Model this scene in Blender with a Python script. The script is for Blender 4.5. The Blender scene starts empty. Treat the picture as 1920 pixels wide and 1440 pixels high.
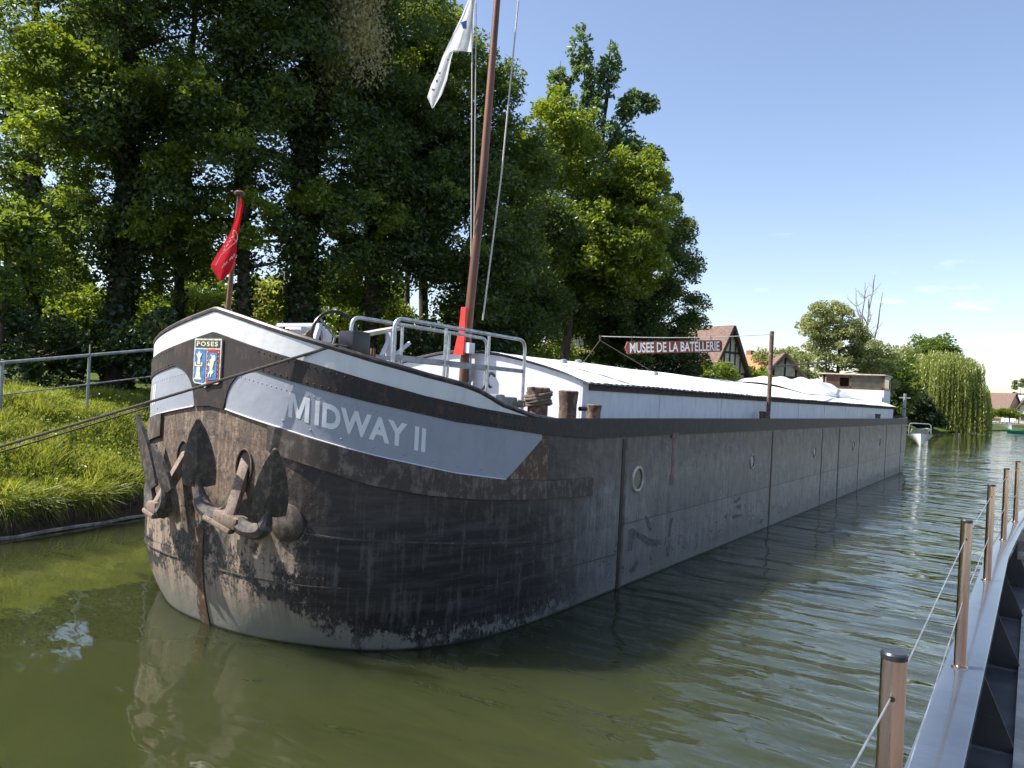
import bpy, bmesh, math, random
import numpy as np
from mathutils import Vector, Matrix
R = math.radians
random.seed(7)
rng = np.random.default_rng(11)
sc = bpy.context.scene
COL = sc.collection

# ------------------------------------------------------------------ camera
F, W, HH = 1442.0, 1920, 1440
ROLL, PITCH, YAW = R(3.1), R(0.44), R(34.2)
CAM = Vector((7.25, -4.6, 2.7))
cd = bpy.data.cameras.new('camera'); cam = bpy.data.objects.new('camera', cd); COL.objects.link(cam)
cd.sensor_width = 36; cd.lens = F / W * 36; cd.clip_start = 0.05; cd.clip_end = 6000
cam.matrix_world = Matrix.Translation(CAM) @ Matrix.Rotation(YAW, 4, 'Z') @ Matrix.Rotation(R(90) + PITCH, 4, 'X') @ Matrix.Rotation(ROLL, 4, 'Z')
sc.camera = cam

def ray(px, py):
    dx, dy = px - 960, py - 720
    return cam.matrix_world.to_3x3() @ Vector((dx / F, -dy / F, -1.0))
def at_d(px, py, d): return CAM + ray(px, py) * d
def at_x(px, py, x): r = ray(px, py); return CAM + r * ((x - CAM.x) / r.x)
def at_y(px, py, y): r = ray(px, py); return CAM + r * ((y - CAM.y) / r.y)
def at_z(px, py, z): r = ray(px, py); return CAM + r * ((z - CAM.z) / r.z)

# ------------------------------------------------------------------ light
SUN_EL = R(51)
SUN_H = Vector((-0.83, -0.56, 0)).normalized()          # horizontal direction towards the sun
sd = SUN_H * math.cos(SUN_EL) + Vector((0, 0, math.sin(SUN_EL)))
sl = bpy.data.lights.new('sun', 'SUN'); so = bpy.data.objects.new('sun', sl); COL.objects.link(so)
sl.energy = 5.0; sl.angle = R(0.53); sl.color = (1.0, 0.95, 0.87)
so.location = (0, 0, 60); so.rotation_euler = sd.to_track_quat('Z', 'Y').to_euler()

world = bpy.data.worlds.new('World'); sc.world = world; world.use_nodes = True
wn = world.node_tree.nodes; wl = world.node_tree.links; wn.clear()
wo = wn.new('ShaderNodeOutputWorld'); bg = wn.new('ShaderNodeBackground'); sky = wn.new('ShaderNodeTexSky')
sky.sky_type = 'NISHITA'; sky.sun_disc = False; sky.sun_elevation = SUN_EL
sky.sun_rotation = math.atan2(SUN_H.x, SUN_H.y); sky.air_density = 1.0; sky.dust_density = 0.9; sky.ozone_density = 2.2
bg.inputs['Strength'].default_value = 0.118
# faint low cirrus
tc = wn.new('ShaderNodeTexCoord'); mp = wn.new('ShaderNodeMapping'); mp.inputs['Scale'].default_value = (1.0, 1.0, 5.0)
nz = wn.new('ShaderNodeTexNoise'); nz.inputs['Scale'].default_value = 6.5; nz.inputs['Detail'].default_value = 7; nz.inputs['Roughness'].default_value = 0.6
rp = wn.new('ShaderNodeValToRGB'); rp.color_ramp.elements[0].position = 0.62; rp.color_ramp.elements[1].position = 0.74
sx = wn.new('ShaderNodeSeparateXYZ'); m1 = wn.new('ShaderNodeMapRange'); m1.inputs[1].default_value = 0.27; m1.inputs[2].default_value = 0.04; m1.inputs[3].default_value = 0; m1.inputs[4].default_value = 0.65
mul = wn.new('ShaderNodeMath'); mul.operation = 'MULTIPLY'; mxs = wn.new('ShaderNodeMixRGB'); mxs.inputs[2].default_value = (6.5, 6.6, 7.0, 1)
wl.new(tc.outputs['Generated'], mp.inputs[0]); wl.new(mp.outputs[0], nz.inputs['Vector']); wl.new(nz.outputs[0], rp.inputs[0])
wl.new(tc.outputs['Generated'], sx.inputs[0]); wl.new(sx.outputs[2], m1.inputs[0]); wl.new(m1.outputs[0], mul.inputs[0]); wl.new(rp.outputs[0], mul.inputs[1])
wl.new(mul.outputs[0], mxs.inputs[0]); tint = wn.new('ShaderNodeMixRGB'); tint.blend_type = 'MULTIPLY'; tint.inputs[0].default_value = 1; tint.inputs[2].default_value = (1.11, 1.00, 0.97, 1); wl.new(sky.outputs[0], tint.inputs[1]); wl.new(tint.outputs[0], mxs.inputs[1]); wl.new(mxs.outputs[0], bg.inputs[0]); wl.new(bg.outputs[0], wo.inputs[0])

vs = sc.view_settings
vs.view_transform = 'Standard'; vs.look = 'None'; vs.exposure = 0.98; vs.gamma = 1.0; vs.use_curve_mapping = False
sc.cycles.max_bounces = 8; sc.cycles.transparent_max_bounces = 8; sc.cycles.use_denoising = True; sc.cycles.caustics_reflective = False; sc.cycles.caustics_refractive = False

# ------------------------------------------------------------------ materials
class NT:
    def __init__(s, name):
        s.m = bpy.data.materials.new(name); s.m.use_nodes = True; s.n = s.m.node_tree.nodes; s.l = s.m.node_tree.links
        s.b = s.n['Principled BSDF']; s.out = s.n['Material Output']
    def put(s, node, i, v):
        if isinstance(v, bpy.types.NodeSocket): s.l.new(v, node.inputs[i])
        elif v is not None: node.inputs[i].default_value = v
    def math(s, op, a, b=None, c=None, clamp=False):
        n = s.n.new('ShaderNodeMath'); n.operation = op; n.use_clamp = clamp
        s.put(n, 0, a); s.put(n, 1, b); s.put(n, 2, c); return n.outputs[0]
    def rng(s, v, a, b, c=0.0, d=1.0, smooth=True):
        n = s.n.new('ShaderNodeMapRange'); n.interpolation_type = 'SMOOTHSTEP' if smooth else 'LINEAR'
        for i, x in enumerate((v, a, b, c, d)): s.put(n, i, x)
        return n.outputs[0]
    def mix(s, f, a, b, mode='MIX'):
        n = s.n.new('ShaderNodeMixRGB'); n.blend_type = mode
        for i, x in enumerate((f, a, b)):
            if isinstance(x, tuple) and len(x) == 3: x = x + (1,)
            s.put(n, i, x)
        return n.outputs[0]
    def coord(s, kind='Object', scale=(1, 1, 1)):
        if kind == 'Position':
            o = s.n.new('ShaderNodeNewGeometry').outputs['Position']
        else:
            o = s.n.new('ShaderNodeTexCoord').outputs[kind]
        n = s.n.new('ShaderNodeMapping'); s.l.new(o, n.inputs[0]); n.inputs['Scale'].default_value = scale
        return n.outputs[0]
    def noise(s, vec, scale, detail=4, rough=0.55, dist=0.0):
        n = s.n.new('ShaderNodeTexNoise'); s.l.new(vec, n.inputs['Vector'])
        n.inputs['Scale'].default_value = scale; n.inputs['Detail'].default_value = detail; n.inputs['Roughness'].default_value = rough; n.inputs['Distortion'].default_value = dist
        return n.outputs[0]
    def bump(s, h, strength, dist=0.02):
        n = s.n.new('ShaderNodeBump'); n.inputs['Strength'].default_value = strength; n.inputs['Distance'].default_value = dist
        s.l.new(h, n.inputs['Height']); s.l.new(n.outputs[0], s.b.inputs['Normal']); return n.outputs[0]
    def set(s, **k):
        for a, v in k.items():
            a = {'base': 'Base Color', 'rough': 'Roughness', 'metal': 'Metallic', 'spec': 'Specular IOR Level', 'ior': 'IOR', 'emit': 'Emission Color'}[a]
            if isinstance(v, tuple) and len(v) == 3: v = v + (1,)
            s.put(s.b, a, v)

def plain(name, c, rough=0.6, metal=0.0, var=0.25, vscale=6, dirt=None, bump=0.15, bscale=40, stretch=(1, 1, 1), spec=0.5):
    t = NT(name); v = t.coord('Object', stretch)
    n = t.noise(v, vscale, 5, 0.6)
    dark = dirt or tuple(x * (1 - var) for x in c); lite = tuple(min(1, x * (1 + var * 0.5)) for x in c)
    col = t.mix(t.rng(n, 0.35, 0.65), dark, lite)
    t.set(base=col, rough=rough, metal=metal, spec=spec)
    if bump: t.bump(t.noise(v, bscale, 3), bump, 0.01)
    return t.m

def worn(name, c, under, amount=0.4, rough=0.55, vscale=9, metal=0.0, bump=0.3):
    """Paint or metal worn through to what lies under it, in speckles and runs."""
    t = NT(name); v = t.coord('Object'); vz = t.coord('Object', (1, 1, 0.25))
    a = t.noise(v, vscale, 8, 0.72); b = t.noise(vz, vscale * 1.7, 6, 0.7)
    f = t.math('ADD', t.math('MULTIPLY', a, 0.6), t.math('MULTIPLY', b, 0.4))
    e = 0.62 - 0.25 * amount
    k = t.rng(f, e - 0.05, e + 0.05)
    col = t.mix(k, c, under)
    col = t.mix(t.rng(t.noise(v, 2.2, 3), 0.3, 0.7, 0.0, 0.35), col, tuple(x * 0.5 for x in c))
    t.set(base=col, rough=rough, metal=metal); t.bump(t.math('ADD', f, t.math('MULTIPLY', t.noise(v, 60, 2), 0.2)), bump, 0.01)
    return t.m

MAT = {}
def hull_material():
    t = NT('hull_plating'); uv = t.coord('UV'); sp = t.n.new('ShaderNodeSeparateXYZ'); t.l.new(uv, sp.inputs[0]); s, z = sp.outputs[0], sp.outputs[1]
    big = t.noise(t.coord('UV', (0.7, 0.9, 1)), 1.5, 5, 0.6, 0.4)
    med = t.noise(t.coord('UV', (1.0, 0.8, 1)), 4.2, 8, 0.72, 0.3)
    fine = t.noise(t.coord('UV', (1.3, 0.8, 1)), 19, 6, 0.75)
    streak = t.noise(t.coord('UV', (7, 0.35, 1)), 2.2, 5, 0.65)
    smear = t.noise(t.coord('UV', (0.35, 3.5, 1)), 3.0, 5, 0.6)
    # tar coat left on: strongest in the middle band, eaten away near the water; thinned round the bow to paint in its sunlit side
    low = t.rng(z, 0.0, 0.60, -0.165, 0.07); high = t.rng(z, 1.2, 1.9, 0.0, -0.05)
    side = t.rng(s, 0.9, 2.3, -0.085, 0.13)
    f = t.math('ADD', t.math('MULTIPLY', big, 0.34), t.math('MULTIPLY', med, 0.46))
    f = t.math('ADD', f, t.math('MULTIPLY', fine, 0.34)); f = t.math('ADD', f, t.math('MULTIPLY', streak, 0.10))
    f = t.math('ADD', t.math('ADD', f, low), t.math('ADD', high, side))
    tar = t.rng(f, 0.57, 0.63)
    mud = t.mix(t.rng(streak, 0.35, 0.65), (0.37, 0.29, 0.225), (0.21, 0.155, 0.115))
    mud = t.mix(t.rng(z, 0.05, 0.55, 1.0, 0.0), mud, (0.25, 0.24, 0.20))
    rustc = t.mix(t.rng(med, 0.4, 0.6), (0.115, 0.074, 0.052), (0.075, 0.053, 0.042))
    mud = t.mix(t.math('MULTIPLY', t.rng(z, 0.8, 1.5), t.rng(fine, 0.40, 0.62, 0.92, 0.20)), mud, rustc)
    tarc = t.mix(t.rng(smear, 0.4, 0.7), (0.024, 0.021, 0.021), (0.062, 0.056, 0.054))
    tarc = t.mix(t.rng(t.math('ADD', t.math('MULTIPLY', streak, 0.5), t.math('MULTIPLY', med, 0.5)), 0.50, 0.62, 0, 0.7), tarc, (0.13, 0.115, 0.105))
    tarc = t.mix(t.rng(z, 1.1, 1.7, 0.0, 0.45), tarc, (0.062, 0.047, 0.039))
    bow = t.mix(tar, mud, tarc)
    # after body: flat worn grey with runs, black scuffs low down
    g = t.mix(t.rng(t.math('ADD', t.math('MULTIPLY', streak, 0.55), t.math('MULTIPLY', med, 0.45)), 0.36, 0.62), (0.115, 0.102, 0.095), (0.33, 0.305, 0.285))
    g = t.mix(t.rng(big, 0.35, 0.7, 0.0, 0.55), g, (0.095, 0.084, 0.079))
    g = t.mix(t.rng(t.math('ADD', t.math('MULTIPLY', smear, 0.4), t.math('MULTIPLY', med, 0.6)), 0.585, 0.65, 0.0, 0.85), g, (0.040, 0.037, 0.040))
    g = t.mix(t.rng(z, 0.895, 0.88, 0.0, 0.28), g, (0.30, 0.285, 0.27))
    g = t.mix(t.math('MULTIPLY', t.rng(z, 1.2, 2.15), t.rng(streak, 0.40, 0.62, 0.25, 0.95)), g, (0.06, 0.048, 0.043))
    sc_ = t.math('MULTIPLY', t.rng(t.noise(t.coord('UV', (1.4, 2.6, 1)), 3.3, 5, 0.6, 1.2), 0.60, 0.64), t.rng(z, 0.95, 0.6)); g = t.mix(t.math('MULTIPLY', sc_, 0.8), g, (0.03, 0.03, 0.035))
    g = t.mix(t.rng(z, 0.30, 0.02, 0.0, 0.7), g, (0.27, 0.26, 0.215))
    aft = t.rng(t.math('ADD', s, t.math('MULTIPLY', med, 1.6)), 5.0, 7.2)
    col = t.mix(aft, bow, g)
    col = t.mix(t.rng(z, 0.035, 0.0), col, (0.035, 0.042, 0.02))
    t.set(base=col, rough=t.rng(f, 0.4, 0.8, 0.85, 0.5), spec=0.35)
    t.bump(t.math('ADD', t.math('MULTIPLY', f, 0.8), t.math('MULTIPLY', big, 2.4)), 0.45, 0.025)
    return t.m
MAT['hull'] = hull_material()

def painted(name, c, dirt, dscale=3.0, rough=0.35, amt=0.35):
    t = NT(name); uv = t.coord('Object'); a = t.noise(t.coord('Object', (1, 1, 0.3)), dscale * 2, 6, 0.65); b = t.noise(uv, dscale, 4)
    fine = t.noise(uv, 45, 4, 0.7)
    col = t.mix(t.rng(a, 0.45, 0.8, 0, amt), c, dirt); col = t.mix(t.rng(b, 0.4, 0.75, 0, amt * 0.6), col, tuple(x * 0.72 for x in c))
    col = t.mix(t.rng(fine, 0.66, 0.72, 0, 0.6), col, dirt)
    t.set(base=col, rough=t.rng(a, 0.3, 0.7, rough, rough + 0.25)); t.bump(t.noise(uv, 2.5, 3), 0.45, 0.03)
    return t.m
MAT['white'] = painted('white_bulwark_paint', (0.70, 0.705, 0.715), (0.33, 0.29, 0.25), amt=0.3)
MAT['grey'] = painted('grey_name_paint', (0.315, 0.335, 0.395), (0.21, 0.20, 0.19), amt=0.28)
MAT['letter'] = painted('letter_paint', (0.74, 0.75, 0.77), (0.4, 0.4, 0.42), amt=0.4)
MAT['roof'] = painted('roof_sheet_paint', (0.80, 0.80, 0.79), (0.5, 0.48, 0.44), amt=0.22, rough=0.45)
MAT['coaming'] = painted('coaming_paint', (0.66, 0.68, 0.74), (0.33, 0.33, 0.35), amt=0.35, rough=0.4)
MAT['black'] = worn('black_band', (0.024, 0.018, 0.016), (0.070, 0.038, 0.026), 0.30, 0.62)
MAT['rust'] = worn('rusty_steel', (0.115, 0.062, 0.040), (0.30, 0.23, 0.18), 0.30, 0.75)
MAT['band'] = worn('doubler_band', (0.068, 0.050, 0.041), (0.17, 0.145, 0.12), 0.35, 0.7)
MAT['anchor'] = worn('anchor_iron', (0.055, 0.050, 0.047), (0.16, 0.12, 0.095), 0.35, 0.55, 14)
MAT['shank'] = worn('shank_iron', (0.25, 0.185, 0.14), (0.13, 0.085, 0.06), 0.4, 0.7, 14)
MAT['caprail'] = worn('cap_rail', (0.040, 0.033, 0.032), (0.13, 0.09, 0.075), 0.35, 0.45)
MAT['galv'] = plain('galvanised_tube', (0.50, 0.52, 0.54), 0.38, 0.75, 0.3, 14)
MAT['greytube'] = plain('grey_tube', (0.30, 0.315, 0.33), 0.5, 0.3, 0.3, 9)
MAT['mast'] = plain('mast_wood', (0.165, 0.065, 0.035), 0.5, 0, 0.4, 5, stretch=(1, 1, 0.15))
MAT['red'] = plain('red_paint', (0.72, 0.035, 0.022), 0.5, 0, 0.25, 6)
MAT['dark'] = plain('dark_hole', (0.008, 0.007, 0.007), 0.8, 0, 0.3)
MAT['bollard'] = worn('bollard_wood', (0.085, 0.055, 0.038), (0.26, 0.17, 0.115), 0.4, 0.8, 12, bump=0.6)
MAT['deck'] = plain('deck_plate', (0.13, 0.115, 0.105), 0.75, 0, 0.4, 4)
MAT['rope'] = plain('rope', (0.17, 0.135, 0.10), 0.9, 0, 0.4, 60, bump=0.6, bscale=120)
MAT['ropedark'] = plain('mooring_rope', (0.075, 0.065, 0.058), 0.9, 0, 0.4, 60, bump=0.6, bscale=150)
MAT['cord'] = plain('pale_cord', (0.55, 0.53, 0.5), 0.8, 0, 0.2, 30)
MAT['steelpost'] = plain('brushed_stainless', (0.66, 0.47, 0.37), 0.15, 1.0, 0.2, 26, bump=0.1, bscale=160, stretch=(1, 1, 0.1))  # copper base colour paints a warm reflection into the steel
MAT['capsteel'] = plain('blue_grey_gloss', (0.075, 0.090, 0.118), 0.13, 0.3, 0.15, 3, bump=0.06, bscale=25)
MAT['darkhull'] = plain('dark_grey_paint', (0.045, 0.043, 0.043), 0.5, 0, 0.3, 3)
MAT['vesseldeck'] = plain('vessel_deck', (0.115, 0.11, 0.105), 0.6, 0, 0.35, 2.5, bump=0.3, bscale=180)
MAT['beige'] = plain('cream_paint', (0.52, 0.47, 0.38), 0.5, 0, 0.3, 5)
MAT['yellowbeige'] = plain('ochre_paint', (0.55, 0.42, 0.20), 0.6, 0, 0.4, 10)
MAT['blackpaint'] = plain('black_paint', (0.02, 0.02, 0.025), 0.35, 0, 0.4, 8)
MAT['crestblue'] = plain('crest_blue', (0.06, 0.21, 0.50), 0.45, 0, 0.35, 25)
MAT['crestred'] = plain('crest_red', (0.36, 0.035, 0.035), 0.45, 0, 0.3, 25)
MAT['crestcream'] = plain('crest_cream', (0.74, 0.70, 0.47), 0.5, 0, 0.25, 30)
MAT['crestframe'] = plain('crest_frame', (0.62, 0.62, 0.55), 0.5, 0, 0.4, 30)
MAT['crestgreen'] = plain('crest_black', (0.03, 0.04, 0.035), 0.5, 0, 0.3, 30)
MAT['signred'] = plain('sign_brown_red', (0.20, 0.052, 0.035), 0.6, 0, 0.3, 8)
MAT['plainwhite'] = plain('sign_white', (0.80, 0.79, 0.75), 0.5, 0, 0.1, 10)
MAT['pink'] = plain('faded_red', (0.22, 0.11, 0.12), 0.7, 0, 0.35, 9)
MAT['glass'] = plain('dark_glass', (0.035, 0.045, 0.04), 0.08, 0, 0.3, 4, bump=0)
MAT['greenglass'] = plain('porthole_glass', (0.025, 0.034, 0.014), 0.25, 0, 0.4, 9, bump=0)
MAT['tarp'] = plain('white_tarpaulin', (0.70, 0.70, 0.69), 0.5, 0, 0.2, 3, bump=0.9, bscale=5)
MAT['wheelwood'] = plain('varnished_wood', (0.10, 0.050, 0.030), 0.4, 0, 0.4, 6, stretch=(1, 1, 0.3))
MAT['plaster'] = plain('cream_plaster', (0.60, 0.55, 0.43), 0.9, 0, 0.15, 3)
MAT['timber'] = plain('dark_timber', (0.055, 0.040, 0.032), 0.8, 0, 0.4, 8)
MAT['tile'] = plain('brown_roof_tiles', (0.165, 0.105, 0.082), 0.85, 0, 0.45, 5, stretch=(1, 1, 3), bump=0.5)
MAT['orangetile'] = plain('orange_roof_tiles', (0.40, 0.20, 0.09), 0.85, 0, 0.4, 5, stretch=(1, 1, 3), bump=0.5)
MAT['slate'] = plain('grey_slate', (0.30, 0.32, 0.37), 0.7, 0, 0.25, 6)
MAT['brick'] = plain('brick', (0.27, 0.13, 0.085), 0.9, 0, 0.35, 14)
MAT['gelcoat'] = plain('white_gelcoat', (0.80, 0.81, 0.82), 0.25, 0, 0.06, 3, bump=0)
MAT['turquoise'] = plain('turquoise_tarpaulin', (0.08, 0.72, 0.62), 0.6, 0, 0.2, 6)
MAT['jetty'] = plain('pale_planks', (0.42, 0.36, 0.28), 0.85, 0, 0.3, 8)
MAT['bark'] = plain('bark', (0.060, 0.046, 0.034), 0.9, 0, 0.5, 7, bump=0.8, bscale=22, stretch=(1, 1, 0.3))
MAT['deadwood'] = plain('dead_wood', (0.26, 0.22, 0.19), 0.9, 0, 0.3, 7)
MAT['walling'] = plain('bank_boards', (0.075, 0.052, 0.038), 0.9, 0, 0.5, 4, bump=0.6, stretch=(1, 1, 2))
MAT['ledge'] = plain('pale_ledge', (0.40, 0.37, 0.31), 0.9, 0, 0.5, 7)
MAT['stainwhite'] = plain('flag_cloth', (0.82, 0.82, 0.82), 0.8, 0, 0.06, 5)

def cloth(name, c):
    t = NT(name); v = t.coord('Object'); col = t.mix(t.rng(t.noise(v, 8, 4), 0.3, 0.7), tuple(x * 0.85 for x in c), c)
    d = t.n.new('ShaderNodeBsdfDiffuse'); tr = t.n.new('ShaderNodeBsdfTranslucent'); ms = t.n.new('ShaderNodeMixShader'); ms.inputs[0].default_value = 0.35
    t.l.new(col, d.inputs[0]); t.l.new(col, tr.inputs[0]); t.l.new(d.outputs[0], ms.inputs[1]); t.l.new(tr.outputs[0], ms.inputs[2]); t.l.new(ms.outputs[0], t.out.inputs[0])
    return t.m
MAT['scuff'] = worn('scuffed_tar', (0.035, 0.033, 0.036), (0.16, 0.15, 0.145), 0.62, 0.7, 16)
MAT['drygrass'] = plain('dry_grass', (0.34, 0.33, 0.13), 0.9, 0, 0.4, 3)
MAT['redflag'] = cloth('red_flag_cloth', (0.62, 0.035, 0.045)); MAT['whiteflag'] = cloth('white_flag_cloth', (0.82, 0.83, 0.84))

def leaf(name, a, b, c, trans=0.5, gloss=0.22):
    """a dark, b usual, c pale leaf; each leaf differs, and whole sprays drift between them."""
    t = NT(name); g = t.n.new('ShaderNodeNewGeometry'); r = g.outputs['Random Per Island']
    n = t.noise(t.coord('Position'), 0.55, 3)
    f = t.math('ADD', t.math('MULTIPLY', r, 0.55), t.math('MULTIPLY', n, 0.55))
    col = t.mix(t.rng(f, 0.15, 0.5), a, b); col = t.mix(t.rng(f, 0.5, 0.9), col, c)
    tcol = t.mix(0.5, col, (c[0] * 1.9, c[1] * 1.75, c[2] * 0.7))
    d = t.n.new('ShaderNodeBsdfDiffuse'); tr = t.n.new('ShaderNodeBsdfTranslucent'); ms = t.n.new('ShaderNodeMixShader'); ms.inputs[0].default_value = trans
    gl = t.n.new('ShaderNodeBsdfGlossy'); gl.inputs['Roughness'].default_value = 0.42; gl.inputs[0].default_value = (0.8, 0.85, 0.8, 1)
    m2 = t.n.new('ShaderNodeMixShader'); m2.inputs[0].default_value = 0.06 * gloss / 0.35
    t.l.new(col, d.inputs[0]); t.l.new(tcol, tr.inputs[0]); t.l.new(d.outputs[0], ms.inputs[1]); t.l.new(tr.outputs[0], ms.inputs[2])
    t.l.new(ms.outputs[0], m2.inputs[1]); t.l.new(gl.outputs[0], m2.inputs[2]); t.l.new(m2.outputs[0], t.out.inputs[0])
    return t.m
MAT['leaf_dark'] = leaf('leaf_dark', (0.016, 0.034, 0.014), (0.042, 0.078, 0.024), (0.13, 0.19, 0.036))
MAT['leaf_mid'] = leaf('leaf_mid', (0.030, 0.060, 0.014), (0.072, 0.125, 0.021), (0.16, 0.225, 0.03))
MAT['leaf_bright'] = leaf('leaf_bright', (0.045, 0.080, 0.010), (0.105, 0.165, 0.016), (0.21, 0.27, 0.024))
MAT['leaf_blue'] = leaf('leaf_blue', (0.045, 0.085, 0.034), (0.080, 0.145, 0.055), (0.14, 0.215, 0.085))
MAT['leaf_silver'] = leaf('leaf_silver', (0.12, 0.155, 0.070), (0.21, 0.25, 0.11), (0.33, 0.36, 0.19))
MAT['leaf_willow'] = leaf('leaf_willow', (0.13, 0.165, 0.040), (0.22, 0.265, 0.062), (0.33, 0.37, 0.11))
MAT['leaf_pale'] = leaf('leaf_pale', (0.24, 0.24, 0.13), (0.38, 0.36, 0.21), (0.52, 0.48, 0.31))
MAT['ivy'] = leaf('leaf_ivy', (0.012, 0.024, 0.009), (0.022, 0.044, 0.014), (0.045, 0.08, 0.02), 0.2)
MAT['blade'] = leaf('grass_blade', (0.07, 0.125, 0.016), (0.165, 0.24, 0.032), (0.36, 0.38, 0.10), 0.45)

def water_material():
    t = NT('canal_water'); p = t.n.new('ShaderNodeNewGeometry').outputs['Position']; sp = t.n.new('ShaderNodeSeparateXYZ'); t.l.new(p, sp.inputs[0])
    # lee water round the bow and along the bank lies calm, the open channel is rippled
    d = t.math('ADD', t.math('MULTIPLY', sp.outputs[0], 1.0), t.math('MULTIPLY', sp.outputs[1], 0.45))
    rip = t.rng(d, -0.5, 5.5, 0.16, 1.0)
    patch = t.rng(t.noise(t.coord('Position', (1, 0.5, 1)), 0.28, 3), 0.3, 0.7, 0.35, 1.0)
    v1 = t.coord('Position', (0.42, 1.15, 1)); v1n = t.n.new('ShaderNodeMapping'); t.l.new(v1, v1n.inputs[0]); v1n.inputs['Rotation'].default_value = (0, 0, R(10))
    a = t.noise(v1n.outputs[0], 1.9, 1.5, 0.4, 0.5); b = t.noise(v1n.outputs[0], 5.5, 2, 0.5, 0.4); c = t.noise(v1n.outputs[0], 0.7, 1, 0.4, 0.3)
    h = t.math('ADD', t.math('MULTIPLY', a, 1.35), t.math('MULTIPLY', b, 0.20)); h = t.math('ADD', h, t.math('MULTIPLY', c, 1.6))
    far = t.rng(sp.outputs[1], 8.0, 70.0, 1.0, 0.55); h = t.math('MULTIPLY', t.math('MULTIPLY', h, far), t.math('MULTIPLY', rip, patch))
    murk = t.noise(t.coord('Position'), 0.35, 4)
    col = t.mix(t.rng(murk, 0.3, 0.7), (0.028, 0.035, 0.0115), (0.037, 0.044, 0.0145))
    t.set(base=col, rough=0.025, ior=1.45, spec=0.5)
    t.b.inputs['Subsurface Weight'].default_value = 1.0; t.b.inputs['Subsurface Radius'].default_value = (1.0, 1.1, 0.5); t.b.inputs['Subsurface Scale'].default_value = 6.0
    t.bump(h, 1.0, 0.075)
    return t.m
MAT['water'] = water_material()
def soil():
    t = NT('bank_soil'); v = t.coord('Position'); n = t.noise(v, 1.2, 6, 0.65); n2 = t.noise(v, 9, 5, 0.7)
    col = t.mix(t.rng(n, 0.35, 0.65), (0.045, 0.065, 0.014), (0.085, 0.115, 0.022)); col = t.mix(t.rng(n2, 0.5, 0.75, 0, 0.6), col, (0.07, 0.052, 0.03))
    t.set(base=col, rough=0.95, spec=0.1); t.bump(n2, 0.8, 0.06); return t.m
MAT['soil'] = soil()

# ------------------------------------------------------------------ building helpers
def wpos(o):
    p = Vector((0, 0, 0))
    while o is not None: p = p + o.location; o = o.parent
    return p
def tag(o, label=None, cat=None, group=None, kind=None):
    for k, v in (('label', label), ('category', cat), ('group', group), ('kind', kind)):
        if v: o[k] = v
    return o
def thing(name, loc, label, cat, group=None):
    o = bpy.data.objects.new(name, None); COL.objects.link(o); o.location = loc; o.empty_display_size = 0.2
    return tag(o, label, cat, group)
def copy_tree(o, parent=None):
    c = o.copy(); COL.objects.link(c)
    if parent is not None: c.parent = parent
    for ch in [x for x in COL.objects if x.parent == o]: copy_tree(ch, c)
    return c

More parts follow.
